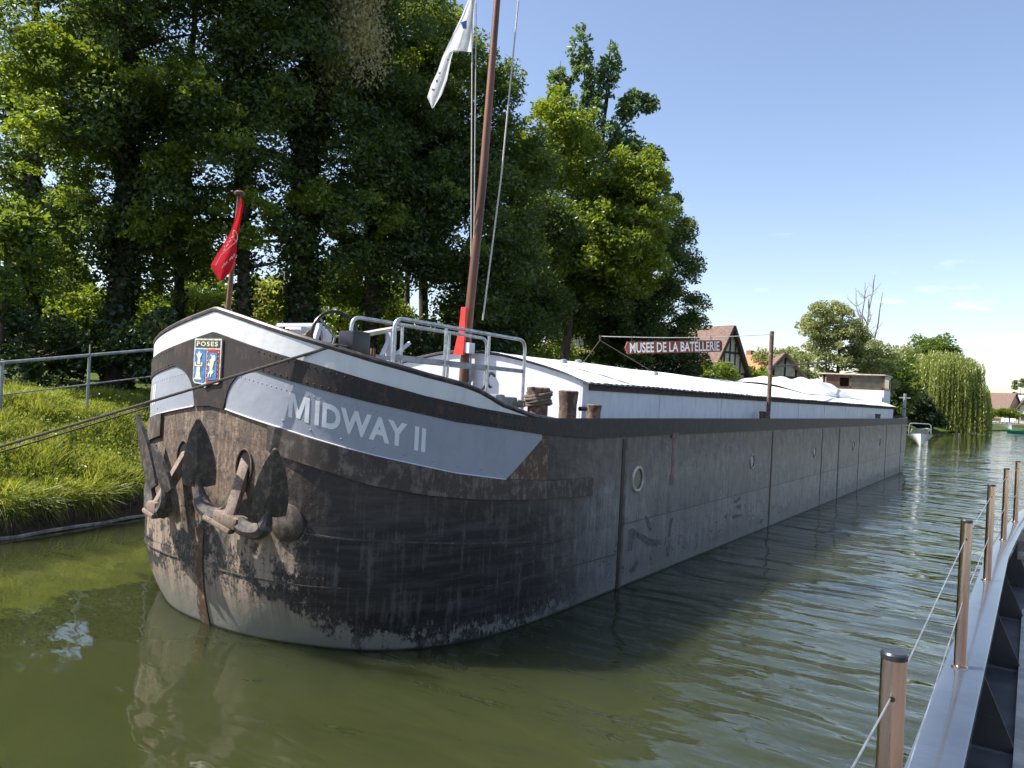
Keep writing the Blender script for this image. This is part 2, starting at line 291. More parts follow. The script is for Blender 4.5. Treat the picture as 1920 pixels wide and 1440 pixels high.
class MB:
    def __init__(s): s.v = []; s.f = []; s.m = []; s.uv = []; s.has_uv = False
    def add(s, vs, fs, mi=0, uv=None):
        b = len(s.v); s.v += [tuple(x) for x in vs]; s.f += [tuple(i + b for i in f) for f in fs]; s.m += [mi] * len(fs)
        if uv is not None: s.has_uv = True; s.uv += list(uv)
        else: s.uv += [(0, 0)] * len(vs)
        return s
    def box(s, c, size, rz=0.0, mi=0, M=None):
        hx, hy, hz = (x / 2 for x in size); c = Vector(c)
        vs = [Vector((x, y, z)) for z in (-hz, hz) for x, y in ((-hx, -hy), (hx, -hy), (hx, hy), (-hx, hy))]
        Q = M or Matrix.Rotation(rz, 3, 'Z')
        return s.add([Q @ v + c for v in vs], [(3, 2, 1, 0), (4, 5, 6, 7), (0, 1, 5, 4), (1, 2, 6, 5), (2, 3, 7, 6), (3, 0, 4, 7)], mi)
    def bar(s, a, b, w, h, mi=0, up=(0, 0, 1), bev=0.0):
        a, b = Vector(a), Vector(b); d = (b - a); L = d.length; d.normalize(); up = Vector(up)
        if abs(d.dot(up)) > 0.98: up = Vector((1, 0, 0))
        sx = d.cross(up).normalized(); uz = sx.cross(d)
        return s.box((a + b) / 2, (w, L, h), M=Matrix((sx, d, uz)).transposed(), mi=mi)
    def tube(s, pts, r, n=10, mi=0, cap=True, closed=False):
        pts = [Vector(p) for p in pts]; k = len(pts); rs = r if isinstance(r, (list, tuple)) else [r] * k
        vs, fs = [], []; ref = None
        for i, p in enumerate(pts):
            if closed: t = pts[(i + 1) % k] - pts[i - 1]
            else: t = pts[min(i + 1, k - 1)] - pts[max(i - 1, 0)]
            t.normalize()
            if ref is None: ref = Vector((0, 0, 1)) if abs(t.z) < 0.9 else Vector((1, 0, 0))
            x = (ref - t * ref.dot(t)).normalized(); ref = x; y = t.cross(x)
            for j in range(n):
                a = 2 * math.pi * j / n; vs.append(p + (x * math.cos(a) + y * math.sin(a)) * rs[i])
        for i in range(k if closed else k - 1):
            for j in range(n):
                a, b = i * n + j, i * n + (j + 1) % n; c, d = ((i + 1) % k) * n + (j + 1) % n, ((i + 1) % k) * n + j
                fs.append((a, b, c, d))
        if cap and not closed: fs += [tuple(range(n - 1, -1, -1)), tuple(range((k - 1) * n, k * n))]
        return s.add(vs, fs, mi)
    def lathe(s, c, prof, n=20, mi=0, axis=None):
        c = Vector(c); Q = Matrix.Identity(3) if axis is None else Vector(axis).to_track_quat('Z', 'Y').to_matrix()
        vs = [c + Q @ Vector((r * math.cos(2 * math.pi * j / n), r * math.sin(2 * math.pi * j / n), z)) for r, z in prof for j in range(n)]
        fs = [(i * n + j, i * n + (j + 1) % n, (i + 1) * n + (j + 1) % n, (i + 1) * n + j) for i in range(len(prof) - 1) for j in range(n)]
        fs += [tuple(range(n - 1, -1, -1)), tuple(range((len(prof) - 1) * n, len(prof) * n))]
        return s.add(vs, fs, mi)
    def poly(s, pts, nrm, th, mi=0):
        """a polygon with thickness th along nrm (front face at pts + nrm*th)"""
        pts = [Vector(p) for p in pts]; nv = Vector(nrm).normalized() * th; k = len(pts)
        return s.add(pts + [p + nv for p in pts], [tuple(range(k - 1, -1, -1)), tuple(range(k, 2 * k))] + [(i, (i + 1) % k, k + (i + 1) % k, k + i) for i in range(k)], mi)
    def grid(s, fn, nu, nv, mi=0, uv=None):
        vs = [fn(i / nu, j / nv) for j in range(nv + 1) for i in range(nu + 1)]
        fs = [(j * (nu + 1) + i, j * (nu + 1) + i + 1, (j + 1) * (nu + 1) + i + 1, (j + 1) * (nu + 1) + i) for j in range(nv) for i in range(nu)]
        return s.add(vs, fs, mi, [uv(i / nu, j / nv) for j in range(nv + 1) for i in range(nu + 1)] if uv else None)
    def build(s, name, mats, parent=None, smooth=True, bevel=0.0):
        me = bpy.data.meshes.new(name); off = wpos(parent) if parent else Vector((0, 0, 0))
        me.from_pydata([tuple(Vector(v) - off) for v in s.v], [], s.f)
        for m in (mats if isinstance(mats, (list, tuple)) else [mats]): me.materials.append(MAT[m] if isinstance(m, str) else m)
        me.polygons.foreach_set('material_index', s.m)
        if s.has_uv:
            u = me.uv_layers.new(name='UV'); li = np.empty(len(me.loops), dtype=np.int32); me.loops.foreach_get('vertex_index', li)
            u.data.foreach_set('uv', np.array(s.uv, dtype=np.float32)[li].ravel())
        bm = bmesh.new(); bm.from_mesh(me); bmesh.ops.recalc_face_normals(bm, faces=bm.faces)
        if bevel: bmesh.ops.bevel(bm, geom=[e for e in bm.edges if len(e.link_faces) == 2 and e.calc_face_angle(0) > 0.6], offset=bevel, segments=2, affect='EDGES', profile=0.6, clamp_overlap=True)
        bm.to_mesh(me); bm.free()
        o = bpy.data.objects.new(name, me); COL.objects.link(o)
        if parent: o.parent = parent
        if smooth: me.polygons.foreach_set('use_smooth', [True] * len(me.polygons)); me.set_sharp_from_angle(angle=R(38))
        return o

def arc_pts(pts, r, n=5):
    """polyline with rounded corners"""
    pts = [Vector(p) for p in pts]; out = [pts[0]]
    for a, b, c in zip(pts, pts[1:], pts[2:]):
        d1 = (a - b); d2 = (c - b); q = min(r, d1.length / 2, d2.length / 2); p1 = b + d1.normalized() * q; p2 = b + d2.normalized() * q
        for i in range(n + 1): t = i / n; out.append(p1.lerp(b, t).lerp(b.lerp(p2, t), t))
    return out + [pts[-1]]

def text_polys(txt, size, bold=0.0, spacing=1.0):
    """outline text as (verts 2d, faces)"""
    cu = bpy.data.curves.new('lettering', 'FONT'); cu.body = txt; cu.size = size; cu.offset = bold; cu.space_character = spacing; cu.resolution_u = 4
    ob = bpy.data.objects.new('lettering', cu); COL.objects.link(ob); bpy.context.view_layer.update()
    me = ob.to_mesh(); vs = [(v.co.x, v.co.y) for v in me.vertices]; fs = [tuple(p.vertices) for p in me.polygons]
    ob.to_mesh_clear(); bpy.data.objects.remove(ob); bpy.data.curves.remove(cu)
    bm = bmesh.new(); bv = [bm.verts.new((x, y, 0)) for x, y in vs]
    for f in fs:
        try: bm.faces.new([bv[i] for i in f])
        except ValueError: pass
    bmesh.ops.triangulate(bm, faces=bm.faces)
    for _ in range(2):
        lim = size * 0.3; es = [e for e in bm.edges if e.calc_length() > lim]
        if es: bmesh.ops.subdivide_edges(bm, edges=es, cuts=1); bmesh.ops.triangulate(bm, faces=bm.faces)
    bm.verts.index_update(); out = ([(v.co.x, v.co.y) for v in bm.verts], [tuple(v.index for v in f.verts) for f in bm.faces]); bm.free()
    return out
def text_extent(vs): xs = [v[0] for v in vs]; ys = [v[1] for v in vs]; return min(xs), max(xs), min(ys), max(ys)

# ------------------------------------------------------------------ structure: water, land
mb = MB()
mb.grid(lambda u, v: (-900 + 1800 * u, -300 + 1700 * v, 0), 1, 1); water = mb.build('water', 'water', smooth=False); tag(water, kind='structure')

BANK = [(-4.2, -60, 1), (-5.0, -12, 1), (-5.76, 0.83, 1), (-6.36, 3.6, 1), (-6.8, 8, 1), (-6.9, 20, 1), (-6.6, 45, 0.75), (-5.5, 80, 0.6), (-4.4, 108, 0.5), (-1.6, 126, 0.45), (0.3, 150, 0.4), (3.0, 172, 0.4), (9, 186, 0.4), (30, 194, 0.4), (150, 200, 0.4), (800, 230, 0.4)]
PROF = [(0.0, -1.2), (0.0, 0.42), (0.10, 0.50), (0.50, 0.78), (1.25, 1.22), (2.1, 1.66), (2.9, 1.94), (4.2, 2.08), (9, 2.3), (25, 2.4), (90, 2.6), (600, 3.0)]
def bank_frame(t):
    i = min(int(t), len(BANK) - 2); f = t - i; a, b = BANK[i], BANK[i + 1]
    def nrm(k):
        p, q = BANK[max(k - 1, 0)], BANK[min(k + 1, len(BANK) - 1)]; d = Vector((q[0] - p[0], q[1] - p[1], 0)).normalized(); return Vector((-d.y, d.x, 0))
    n = nrm(i).lerp(nrm(i + 1), f).normalized()
    return Vector((a[0] + (b[0] - a[0]) * f, a[1] + (b[1] - a[1]) * f, 0)), n, a[2] + (b[2] - a[2]) * f
def prof_z(d):
    for (a, za), (b, zb) in zip(PROF[1:], PROF[2:]):
        if d <= b: return za + (zb - za) * (d - a) / (b - a)
    return PROF[-1][1]
def bank_pt(t, d, jitter=0.0):
    p, n, s = bank_frame(t); q = p + n * d; q.z = prof_z(d) * s; return q
def bank_t(y):
    for i in range(len(BANK) - 1):
        if BANK[i][1] <= y <= BANK[i + 1][1]: return i + (y - BANK[i][1]) / (BANK[i + 1][1] - BANK[i][1])
    return 0.0
def ground_z(x, y):
    t = bank_t(min(y, 170)); p, n, s = bank_frame(t); d = max((Vector((x, y, 0)) - p).dot(n), 0.1); return prof_z(d) * s
NT_ = (len(BANK) - 1) * 6
mb = MB()
vs, fs = [], []
for i in range(NT_ + 1):
    for d, z in PROF:
        p, n, s = bank_frame(i / 6); q = p + n * d; q.z = z * (s if z > 0 else 1)
        if 0.3 < d < 20: q.z += 0.05 * math.sin(q.y * 2.1 + d * 3) + 0.04 * math.sin(q.y * 5.3 + 1)
        vs.append(q)
k = len(PROF)
for i in range(NT_):
    for j in range(k - 1): fs.append((i * k + j, (i + 1) * k + j, (i + 1) * k + j + 1, i * k + j + 1))
mb.add(vs, fs); ground = mb.build('river_bank', 'soil'); tag(ground, kind='structure')

# boards facing the foot of the bank, with the pale ledge lying at the water
mb = MB(); led = MB()
for i in range(-40, 60):
    y0, y1 = i * 0.5, i * 0.5 + 0.49
    if not (-12 < y0 < 24): continue
    a, b = bank_frame(bank_t(y0)), bank_frame(bank_t(y1)); a, b = a[0] - a[1] * 0.05, b[0] - b[1] * 0.05
    zt = 0.40 + random.uniform(-0.04, 0.03); mb.bar(a + Vector((0, 0, zt / 2 - 0.3)), b + Vector((0, 0, zt / 2 - 0.3)), 0.05, zt + 0.6)
bankwall = mb.build('bank_wall', 'walling', smooth=False); tag(bankwall, 'low dark boarded wall holding up the grassy bank at the water', 'wall')
pts = []
for i in range(-24, 40):
    y = i * 0.5; p, n, s = bank_frame(bank_t(max(y, -12))); pts.append(p - n * 0.14 + Vector((0, 0, 0.025 + 0.012 * math.sin(i * 2.3))))
led.tube(pts, 0.032, 6); o = led.build('ledge', 'ledge', parent=None); o.parent = bankwall

# ------------------------------------------------------------------ foliage machinery
def quads_object(name, centers, u, v, mat, parent=None, extra=None):
    """rhombic leaves: centre arrays and half axes, as one mesh"""
    n = len(centers); off = np.array(wpos(parent)) if parent else np.zeros(3)
    c = centers - off
    # folded a little along the midrib: two triangles each
    nrm = np.cross(u, v); ln = np.linalg.norm(nrm, axis=1, keepdims=True) + 1e-9; nrm = nrm / ln * (np.linalg.norm(v, axis=1, keepdims=True) * 0.35)
    P = np.stack([c - u, c + v + nrm, c + u, c - v + nrm], 1).reshape(-1, 3)
    me = bpy.data.meshes.new(name); me.vertices.add(4 * n); me.vertices.foreach_set('co', P.astype(np.float32).ravel())
    idx = np.arange(n, dtype=np.int32)[:, None] * 4; T = np.concatenate([idx + np.array([[0, 1, 2]]), idx + np.array([[0, 2, 3]])], 1).ravel().astype(np.int32)
    me.loops.add(6 * n); me.loops.foreach_set('vertex_index', T)
    me.polygons.add(2 * n); me.polygons.foreach_set('loop_start', np.arange(0, 6 * n, 3, dtype=np.int32))
    me.update(calc_edges=True); me.materials.append(MAT[mat])
    o = bpy.data.objects.new(name, me); COL.objects.link(o)
    if parent: o.parent = parent
    return o
def unit(n):
    v = rng.normal(size=(n, 3)); return v / np.linalg.norm(v, axis=1, keepdims=True)
def leaf_axes(n, size, droop=0.3, ratio=0.5):
    u = unit(n); u[:, 2] = u[:, 2] * 0.6 - droop; u /= np.linalg.norm(u, axis=1, keepdims=True)
    v = np.cross(u, unit(n)); v /= np.linalg.norm(v, axis=1, keepdims=True) + 1e-9
    s = size * rng.uniform(0.4, 1.55, size=(n, 1)); return u * s, v * s * ratio
def crown_points(ells, clumps, per, cr, shell=0.55, flat=0.6):
    """leaf centres gathered in clumps spread through ellipsoids (cx,cy,cz,rx,ry,rz,weight)"""
    w = np.array([e[6] if len(e) > 6 else e[3] * e[4] * e[5] for e in ells], float); w /= w.sum()
    which = rng.choice(len(ells), size=clumps, p=w); E = np.array([e[:6] for e in ells], float)
    rad = rng.uniform(shell ** 3, 1, clumps) ** (1 / 3) * rng.uniform(0.82, 1.10, clumps)
    cc = E[which, :3] + unit(clumps) * rad[:, None] * E[which, 3:6]
    crs = cr * rng.uniform(0.5, 1.45, clumps); k = np.maximum((per * (crs / cr) ** 2).astype(int), 8)
    ids = np.repeat(np.arange(clumps), k); n = len(ids)
    p = unit(n) * (rng.uniform(0, 1, (n, 1)) ** 0.45) * crs[ids][:, None]; p[:, 2] *= flat
    # a spray arches over: outer leaves hang
    p[:, 2] -= 0.35 * (p[:, 0] ** 2 + p[:, 1] ** 2) / np.maximum(crs[ids], 0.1)
    return cc[ids] + p, cc
def limb(mbx, a, b, r0, r1, wob=0.15, n=6, seg=7):
    a, b = Vector(a), Vector(b); L = (b - a).length; pts, rs = [], []
    o = Vector((random.uniform(-1, 1), random.uniform(-1, 1), random.uniform(-0.4, 0.4))) * wob * L
    for i in range(seg + 1):
        t = i / seg; pts.append(a.lerp(b, t) + o * math.sin(math.pi * t) * 0.5 + Vector((random.uniform(-1, 1), random.uniform(-1, 1), 0)) * 0.02 * L * (0 < i < seg)); rs.append(r0 + (r1 - r0) * t)
    mbx.tube(pts, rs, n); return pts
def tree(name, base, ells, label, mat='leaf_dark', group=None, r=0.25, clumps=120, per=230, cr=0.8, size=0.09, limbs=26, fork=None, ivy=0, shell=0.5, bark='bark', cat='tree', flat=0.6, ratio=0.5, droop=0.3, sprays=None, stems=False):
    base = Vector(base); t = thing(name, base, label, cat, group)
    pts, cc = crown_points(ells, clumps, per, cr, shell, flat); u, v = leaf_axes(len(pts), size, droop, ratio)
    quads_object('crown', pts, u, v, mat, t)
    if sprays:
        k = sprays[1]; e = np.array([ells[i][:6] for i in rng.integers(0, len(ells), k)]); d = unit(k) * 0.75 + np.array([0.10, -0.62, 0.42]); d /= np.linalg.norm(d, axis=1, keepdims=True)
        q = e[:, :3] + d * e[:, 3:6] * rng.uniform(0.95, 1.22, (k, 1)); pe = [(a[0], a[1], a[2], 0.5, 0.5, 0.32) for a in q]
        p2, _ = crown_points(pe, int(k * 2.6), 120, 0.36, 0.1, 0.55); u, v = leaf_axes(len(p2), size, 0.35, ratio); quads_object('sunlit_tint_sprays', p2, u, v, sprays[0], t)  # brighter leaf colour paints sunlight onto the crown's sunward side
    tr = MB(); top = Vector(np.average(np.array([e[:3] for e in ells]), axis=0, weights=[e[3] for e in ells])); ztop = max(e[2] + e[5] * 0.5 for e in ells)
    tip = Vector((top.x, top.y, ztop)); spine = []
    for i in range(9):
        f = i / 8; p = base.lerp(tip, f); p.x += 0.18 * math.sin(f * 5 + base.y) * f; p.y += 0.15 * math.sin(f * 4 + base.x) * f; spine.append(p)
    spine[0].z -= 0.3
    tr.tube(spine, [r * (1.35 if i == 0 else 1) * (1 - 0.85 * (i / 8) ** 0.9) + 0.015 for i in range(9)], 10)
    for q in cc[rng.choice(len(cc), size=min(limbs, len(cc)), replace=False)]:
        q = Vector(q); h = min(max((q.z - 0.22 * (Vector((q.x, q.y, 0)) - Vector((tip.x, tip.y, 0))).length - base.z) / (tip.z - base.z), 0.12), 0.95); i = h * 8; a = spine[int(i)].lerp(spine[min(int(i) + 1, 8)], i - int(i))
        rr = r * (1 - 0.85 * h) * 0.42 + 0.012; pp = limb(tr, a, q, rr, 0.012, 0.14, 5, 6)
        for _ in range(2):
            s0 = pp[random.randint(2, 5)]; limb(tr, s0, s0 + Vector((random.uniform(-1, 1), random.uniform(-1, 1), random.uniform(-0.3, 0.9))) * cr * 1.3, rr * 0.4, 0.006, 0.2, 4, 4)
    if stems:
        for e in ells:
            zb = max(e[2] - e[5] - 2.2, base.z + 3); h = min(max((zb - base.z) / (tip.z - base.z), 0), 0.8) * 8; a = spine[int(h)].lerp(spine[min(int(h) + 1, 8)], h - int(h))
            m = Vector((e[0] * 0.8 + a.x * 0.2, e[1] * 0.8 + a.y * 0.2, e[2] - e[5] * 0.9)); limb(tr, a, m, 0.07, 0.045, 0.06, 5, 6); limb(tr, m, (e[0], e[1], e[2] + e[5]), 0.045, 0.01, 0.04, 5, 5)
    tr.build('trunk', bark, t)
    if ivy:
        n = ivy; f = rng.uniform(0, 0.62, n) ** 1.0; sp = np.array([tuple(p) for p in spine]); i = f * 8; i0 = i.astype(int); ax = sp[i0] + (sp[np.minimum(i0 + 1, 8)] - sp[i0]) * (i - i0)[:, None]
        a = rng.uniform(0, 2 * np.pi, n); rad = r * (1 - 0.6 * f) + np.abs(rng.normal(0, 0.16, n)) * (0.6 + 0.6 * np.sin(f * 23 + a * 2))
        pts = ax + np.stack([np.cos(a) * rad, np.sin(a) * rad, rng.normal(0, 0.1, n)], 1); u, v = leaf_axes(n, 0.065, 0.4, 0.75); o = quads_object('ivy', pts, u, v, 'ivy', t)
    return t

def E(px, py, d, rx, rz, ry=None, w=None):
    """an ellipsoid of foliage seen at a pixel, d metres away"""
    p = at_d(px, py, d); e = (p.x, p.y, p.z, rx, ry or rx, rz); return e + ((w,) if w else ())
def B(px, d):
    p = at_d(px, 700, d); return (p.x, p.y, ground_z(p.x, p.y) - 0.05)
GT = 'tall trees in a row on the left bank'
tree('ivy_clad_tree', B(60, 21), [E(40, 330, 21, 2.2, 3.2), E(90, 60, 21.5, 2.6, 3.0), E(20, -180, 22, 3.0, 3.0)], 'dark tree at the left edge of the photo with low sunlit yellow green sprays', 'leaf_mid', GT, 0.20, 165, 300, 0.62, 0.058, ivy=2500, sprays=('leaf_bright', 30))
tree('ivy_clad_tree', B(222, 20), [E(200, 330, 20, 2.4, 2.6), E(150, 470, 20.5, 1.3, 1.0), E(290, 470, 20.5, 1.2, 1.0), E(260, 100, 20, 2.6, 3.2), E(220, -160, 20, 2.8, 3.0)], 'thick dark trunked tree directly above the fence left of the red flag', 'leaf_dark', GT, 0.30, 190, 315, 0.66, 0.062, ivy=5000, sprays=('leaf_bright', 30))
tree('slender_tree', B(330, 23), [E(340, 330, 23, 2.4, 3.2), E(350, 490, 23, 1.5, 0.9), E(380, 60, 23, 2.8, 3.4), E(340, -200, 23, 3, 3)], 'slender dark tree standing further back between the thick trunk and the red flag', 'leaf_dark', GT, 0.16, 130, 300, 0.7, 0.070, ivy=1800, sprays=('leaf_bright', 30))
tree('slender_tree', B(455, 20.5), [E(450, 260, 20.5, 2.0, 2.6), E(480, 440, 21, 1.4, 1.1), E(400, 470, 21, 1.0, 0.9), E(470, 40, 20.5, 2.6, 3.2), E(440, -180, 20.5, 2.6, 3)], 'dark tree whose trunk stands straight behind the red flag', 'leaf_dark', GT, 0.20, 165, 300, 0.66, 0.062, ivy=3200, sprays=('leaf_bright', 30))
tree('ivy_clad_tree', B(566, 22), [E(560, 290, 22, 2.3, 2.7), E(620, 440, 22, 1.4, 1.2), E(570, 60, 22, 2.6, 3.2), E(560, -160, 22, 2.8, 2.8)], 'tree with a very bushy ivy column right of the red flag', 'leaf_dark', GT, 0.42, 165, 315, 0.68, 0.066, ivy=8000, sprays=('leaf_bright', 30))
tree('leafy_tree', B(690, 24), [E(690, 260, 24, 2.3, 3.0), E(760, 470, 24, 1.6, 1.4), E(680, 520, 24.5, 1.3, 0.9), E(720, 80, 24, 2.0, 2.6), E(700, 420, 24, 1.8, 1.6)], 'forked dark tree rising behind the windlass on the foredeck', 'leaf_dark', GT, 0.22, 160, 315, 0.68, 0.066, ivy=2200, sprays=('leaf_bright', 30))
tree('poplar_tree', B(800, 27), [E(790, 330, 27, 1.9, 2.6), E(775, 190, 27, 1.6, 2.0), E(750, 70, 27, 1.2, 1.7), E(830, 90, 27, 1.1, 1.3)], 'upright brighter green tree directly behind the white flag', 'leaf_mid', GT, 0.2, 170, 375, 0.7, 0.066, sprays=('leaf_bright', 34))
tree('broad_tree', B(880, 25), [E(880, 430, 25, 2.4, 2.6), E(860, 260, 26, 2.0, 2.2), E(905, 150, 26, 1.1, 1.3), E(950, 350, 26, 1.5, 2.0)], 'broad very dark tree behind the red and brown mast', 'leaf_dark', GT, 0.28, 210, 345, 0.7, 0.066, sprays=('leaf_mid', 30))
tree('birch_tree', B(692, 24.7), [E(668, 40, 21.3, 0.75, 1.4), E(635, 75, 21.3, 0.5, 1.0), E(700, 90, 21.6, 0.4, 0.8), E(690, -80, 21.6, 1.0, 1.1)], 'pale sandy twigged tree top in the dark row left of the white flag', 'leaf_pale', GT, 0.09, 120, 130, 0.42, 0.05, flat=1.5, droop=0.9, shell=0.1)
tree('sunlit_tree', B(1049, 34), [E(1150, 440, 34, 2.6, 3.0), E(1050, 270, 34, 2.0, 2.2), E(1190, 345, 34.5, 1.6, 1.7), E(1030, 470, 34, 2.0, 2.0)], 'big rounded yellow green tree on a dark straight trunk left of the museum sign', 'leaf_bright', GT, 0.24, 520, 150, 0.52, 0.09, limbs=50, shell=0.35, flat=0.75)
tree('cottonwood_tree', B(1100, 42), [E(x, y, 42, rx, rz, w=w) for x, y, rx, rz, w in ((1090, 100, 0.57, 1.7, 5), (1146, 125, 0.54, 1.5, 4), (1048, 165, 0.65, 1.5, 5), (1112, 175, 0.68, 1.9, 8), (1180, 195, 0.74, 0.9, 5), (1214, 192, 0.47, 0.45, 3), (1075, 245, 1.22, 1.4, 10), (1145, 262, 1.49, 1.2, 11), (1192, 275, 0.94, 0.5, 5), (1236, 290, 0.38, 0.35, 2), (1246, 340, 0.38, 0.35, 2), (1262, 372, 0.54, 0.3, 2), (1100, 320, 2.43, 1.2, 12))], 'tall open blue green tree with separate leaf tufts, topmost against the sky', 'leaf_blue', GT, 0.16, 560, 24, 0.27, 0.115, limbs=12, shell=0.02, flat=0.9, stems=True)
tree('dense_tree', B(1255, 37), [E(1245, 590, 37, 1.9, 2.0), E(1215, 505, 37, 2.2, 1.5), E(1180, 640, 36, 1.8, 1.2), E(1285, 650, 37, 1.0, 1.2), E(1255, 430, 37, 1.3, 1.8), E(1120, 570, 36, 2.6, 1.7), E(1060, 560, 35, 1.6, 1.4), E(1285, 495, 37, 0.7, 0.5)], 'low dense dark green tree behind the museum sign, beside the timbered house', 'leaf_dark', GT, 0.2, 290, 375, 0.62, 0.070)  # left masses: dark leaf colour paints the yellow green tree's shaded lower half
tree('dense_tree', B(960, 30), [E(960, 560, 30, 2.0, 1.9), E(930, 620, 28, 1.6, 1.0), E(1010, 420, 30, 1.4, 1.6)], 'dark bushy tree right of the mast over the handrails', 'leaf_dark', GT, 0.2, 140, 375, 0.75, 0.070)

t1 = bpy.data.objects['ivy_clad_tree']
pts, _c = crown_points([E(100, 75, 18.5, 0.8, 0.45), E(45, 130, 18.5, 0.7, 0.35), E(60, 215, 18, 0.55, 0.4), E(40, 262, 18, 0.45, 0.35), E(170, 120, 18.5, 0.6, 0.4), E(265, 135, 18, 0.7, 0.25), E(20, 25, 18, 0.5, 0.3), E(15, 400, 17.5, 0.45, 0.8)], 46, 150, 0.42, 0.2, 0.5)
u, v = leaf_axes(len(pts), 0.062, 0.35, 0.5); o = quads_object('sunlit_tint_sprays', pts, u, v, 'leaf_bright', t1)  # more sprays whose brighter leaf colour stands in for sunlight
n = 44000; k = rng.uniform(-150, 1000, n); dpt = 44 + rng.normal(0, 1.6, n); hh = 5.6 + 1.3 * np.sin(k / 47) + 0.9 * np.sin(k / 19 + 1) + 0.5 * np.sin(k / 7.3)
c = np.array([tuple(at_d(a, 700, d)) for a, d in zip(k, dpt)]); c[:, 2] = 2.0 + hh * rng.uniform(0, 1, n) ** 0.7 + 0.25 * rng.normal(0, 1, n); u, v = leaf_axes(n, 0.17, 0.2, 0.6); o = quads_object('treeline', c, u, v, 'leaf_mid'); tag(o, kind='stuff')
for px, d, y0, lb in ((120, 31, 330, 'mid green tree filling the gap behind the two leftmost trunks'), (760, 34, 330, 'mid green tree in the second row left of the mast')):
    tree('leafy_tree', B(px, d), [E(px, y0 - 40, d, 1.9, 2.0), E(px + 30, y0 - 190, d, 2.2, 2.4)], lb, 'leaf_mid', GT, 0.15, 80, 170, 0.6, 0.09, limbs=14)
GS = 'bushes growing behind the tree row'
def shrub(px, py, d, rx, rz, label, mat='leaf_bright', clumps=28, per=170, size=0.07, cr=0.5, name='bush', group=GS):
    p = at_d(px, py, d); g = ground_z(p.x, p.y); return tree(name, (p.x, p.y, g), [(p.x, p.y, p.z, rx, rx, rz)], label, mat, group, 0.05, clumps, per, cr, size, 8, cat='bush')
shrub(160, 590, 25, 0.95, 1.1, 'bright green bush seen between the two leftmost trunks', clumps=34)
shrub(270, 600, 28, 0.9, 1.0, 'bright bush just right of the thick trunk above the fence')
shrub(365, 575, 31, 1.2, 0.8, 'sunny bush lowest at the foot of the sky gap left of the red flag')
shrub(492, 560, 27, 0.9, 1.1, 'upright yellow green bush between the flagpole and the ivy column', 'leaf_willow')
shrub(640, 545, 29, 1.6, 1.5, 'pale green bush between the ivy column and the forked tree', clumps=50)
shrub(740, 610, 30, 1.1, 0.8, 'small yellow green bush seen through the first handrail')
shrub(1020, 640, 38, 1.4, 1.2, 'mid green bush left of the straight dark trunk, behind the cargo roof', 'leaf_mid')
shrub(1090, 650, 40, 1.6, 1.1, 'olive bush right of the straight dark trunk, behind the cargo roof', 'leaf_willow')
shrub(10, 470, 17.5, 0.8, 1.6, 'leafy branch end hanging in at the left edge above the fence rail', 'leaf_mid', clumps=30, per=200)
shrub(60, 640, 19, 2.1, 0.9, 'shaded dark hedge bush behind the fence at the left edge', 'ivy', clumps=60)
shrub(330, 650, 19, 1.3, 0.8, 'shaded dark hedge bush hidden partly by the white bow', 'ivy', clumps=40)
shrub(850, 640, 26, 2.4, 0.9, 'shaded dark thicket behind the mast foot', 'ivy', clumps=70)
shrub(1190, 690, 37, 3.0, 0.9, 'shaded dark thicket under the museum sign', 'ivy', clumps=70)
shrub(1345, 700, 46, 1.2, 0.7, 'small sunny bush in front of the timbered house', clumps=24)

# ------------------------------------------------------------------ grass on the bank
n = 120000; tt = rng.uniform(bank_t(-4.0), bank_t(9.0), n); dd = rng.uniform(0.01, 1.0, n) ** 1.2 * 4.6
base = np.array([tuple(bank_pt(a, b)) for a, b in zip(tt, dd)]); base[:, 2] += 0.05 * np.sin(base[:, 1] * 2.1 + dd * 3) * (dd > 0.3)
cxy = np.stack([rng.uniform(bank_t(-4.0), bank_t(9.0), 420), rng.uniform(0, 4.3, 420)], 1); cst = rng.uniform(-0.5, 1.2, 420); tuft = np.full(n, 0.65)
for (a_, b_), k_ in zip(cxy, cst): tuft += k_ * np.exp(-(((tt - a_) / 0.055) ** 2 + ((dd - b_) / 0.16) ** 2))
tuft = np.clip(tuft, 0.25, 2.2); h = rng.uniform(0.04, 0.18, n) * tuft * np.where(dd < 0.35, 1.3, 1.0); up = np.stack([rng.normal(0.25, 0.45, n), rng.normal(0, 0.45, n), rng.uniform(0.35, 1.0, n)], 1)
edge = dd < 0.30; h[edge] *= 1.7; up[edge, 2] = rng.uniform(-1.2, 0.7, edge.sum()); up[edge, 0] += 0.6
up /= np.linalg.norm(up, axis=1, keepdims=True); u = up * (h / 2)[:, None]; w = np.cross(up, unit(n)); w /= np.linalg.norm(w, axis=1, keepdims=True); v = w * rng.uniform(0.003, 0.008, (n, 1))
g1 = quads_object('grass', base + u, u, v, 'blade'); tag(g1, kind='stuff')
k_ = rng.integers(0, 420, 15000); keep = cst[k_] < 0.35; k_ = k_[keep]; n = len(k_); tt = cxy[k_, 0] + rng.normal(0, 0.05, n); dd = np.clip(cxy[k_, 1] + rng.normal(0, 0.15, n), 0.05, 4.6)
base = np.array([tuple(bank_pt(a, b)) for a, b in zip(tt, dd)]); base[:, 2] += rng.uniform(0.03, 0.22, n) * (0.5 + (k_ % 7) / 7); u, v = leaf_axes(n, 0.027, 0.1, 0.6)
g2 = quads_object('weeds', base, u, v, 'leaf_bright'); tag(g2, kind='stuff')
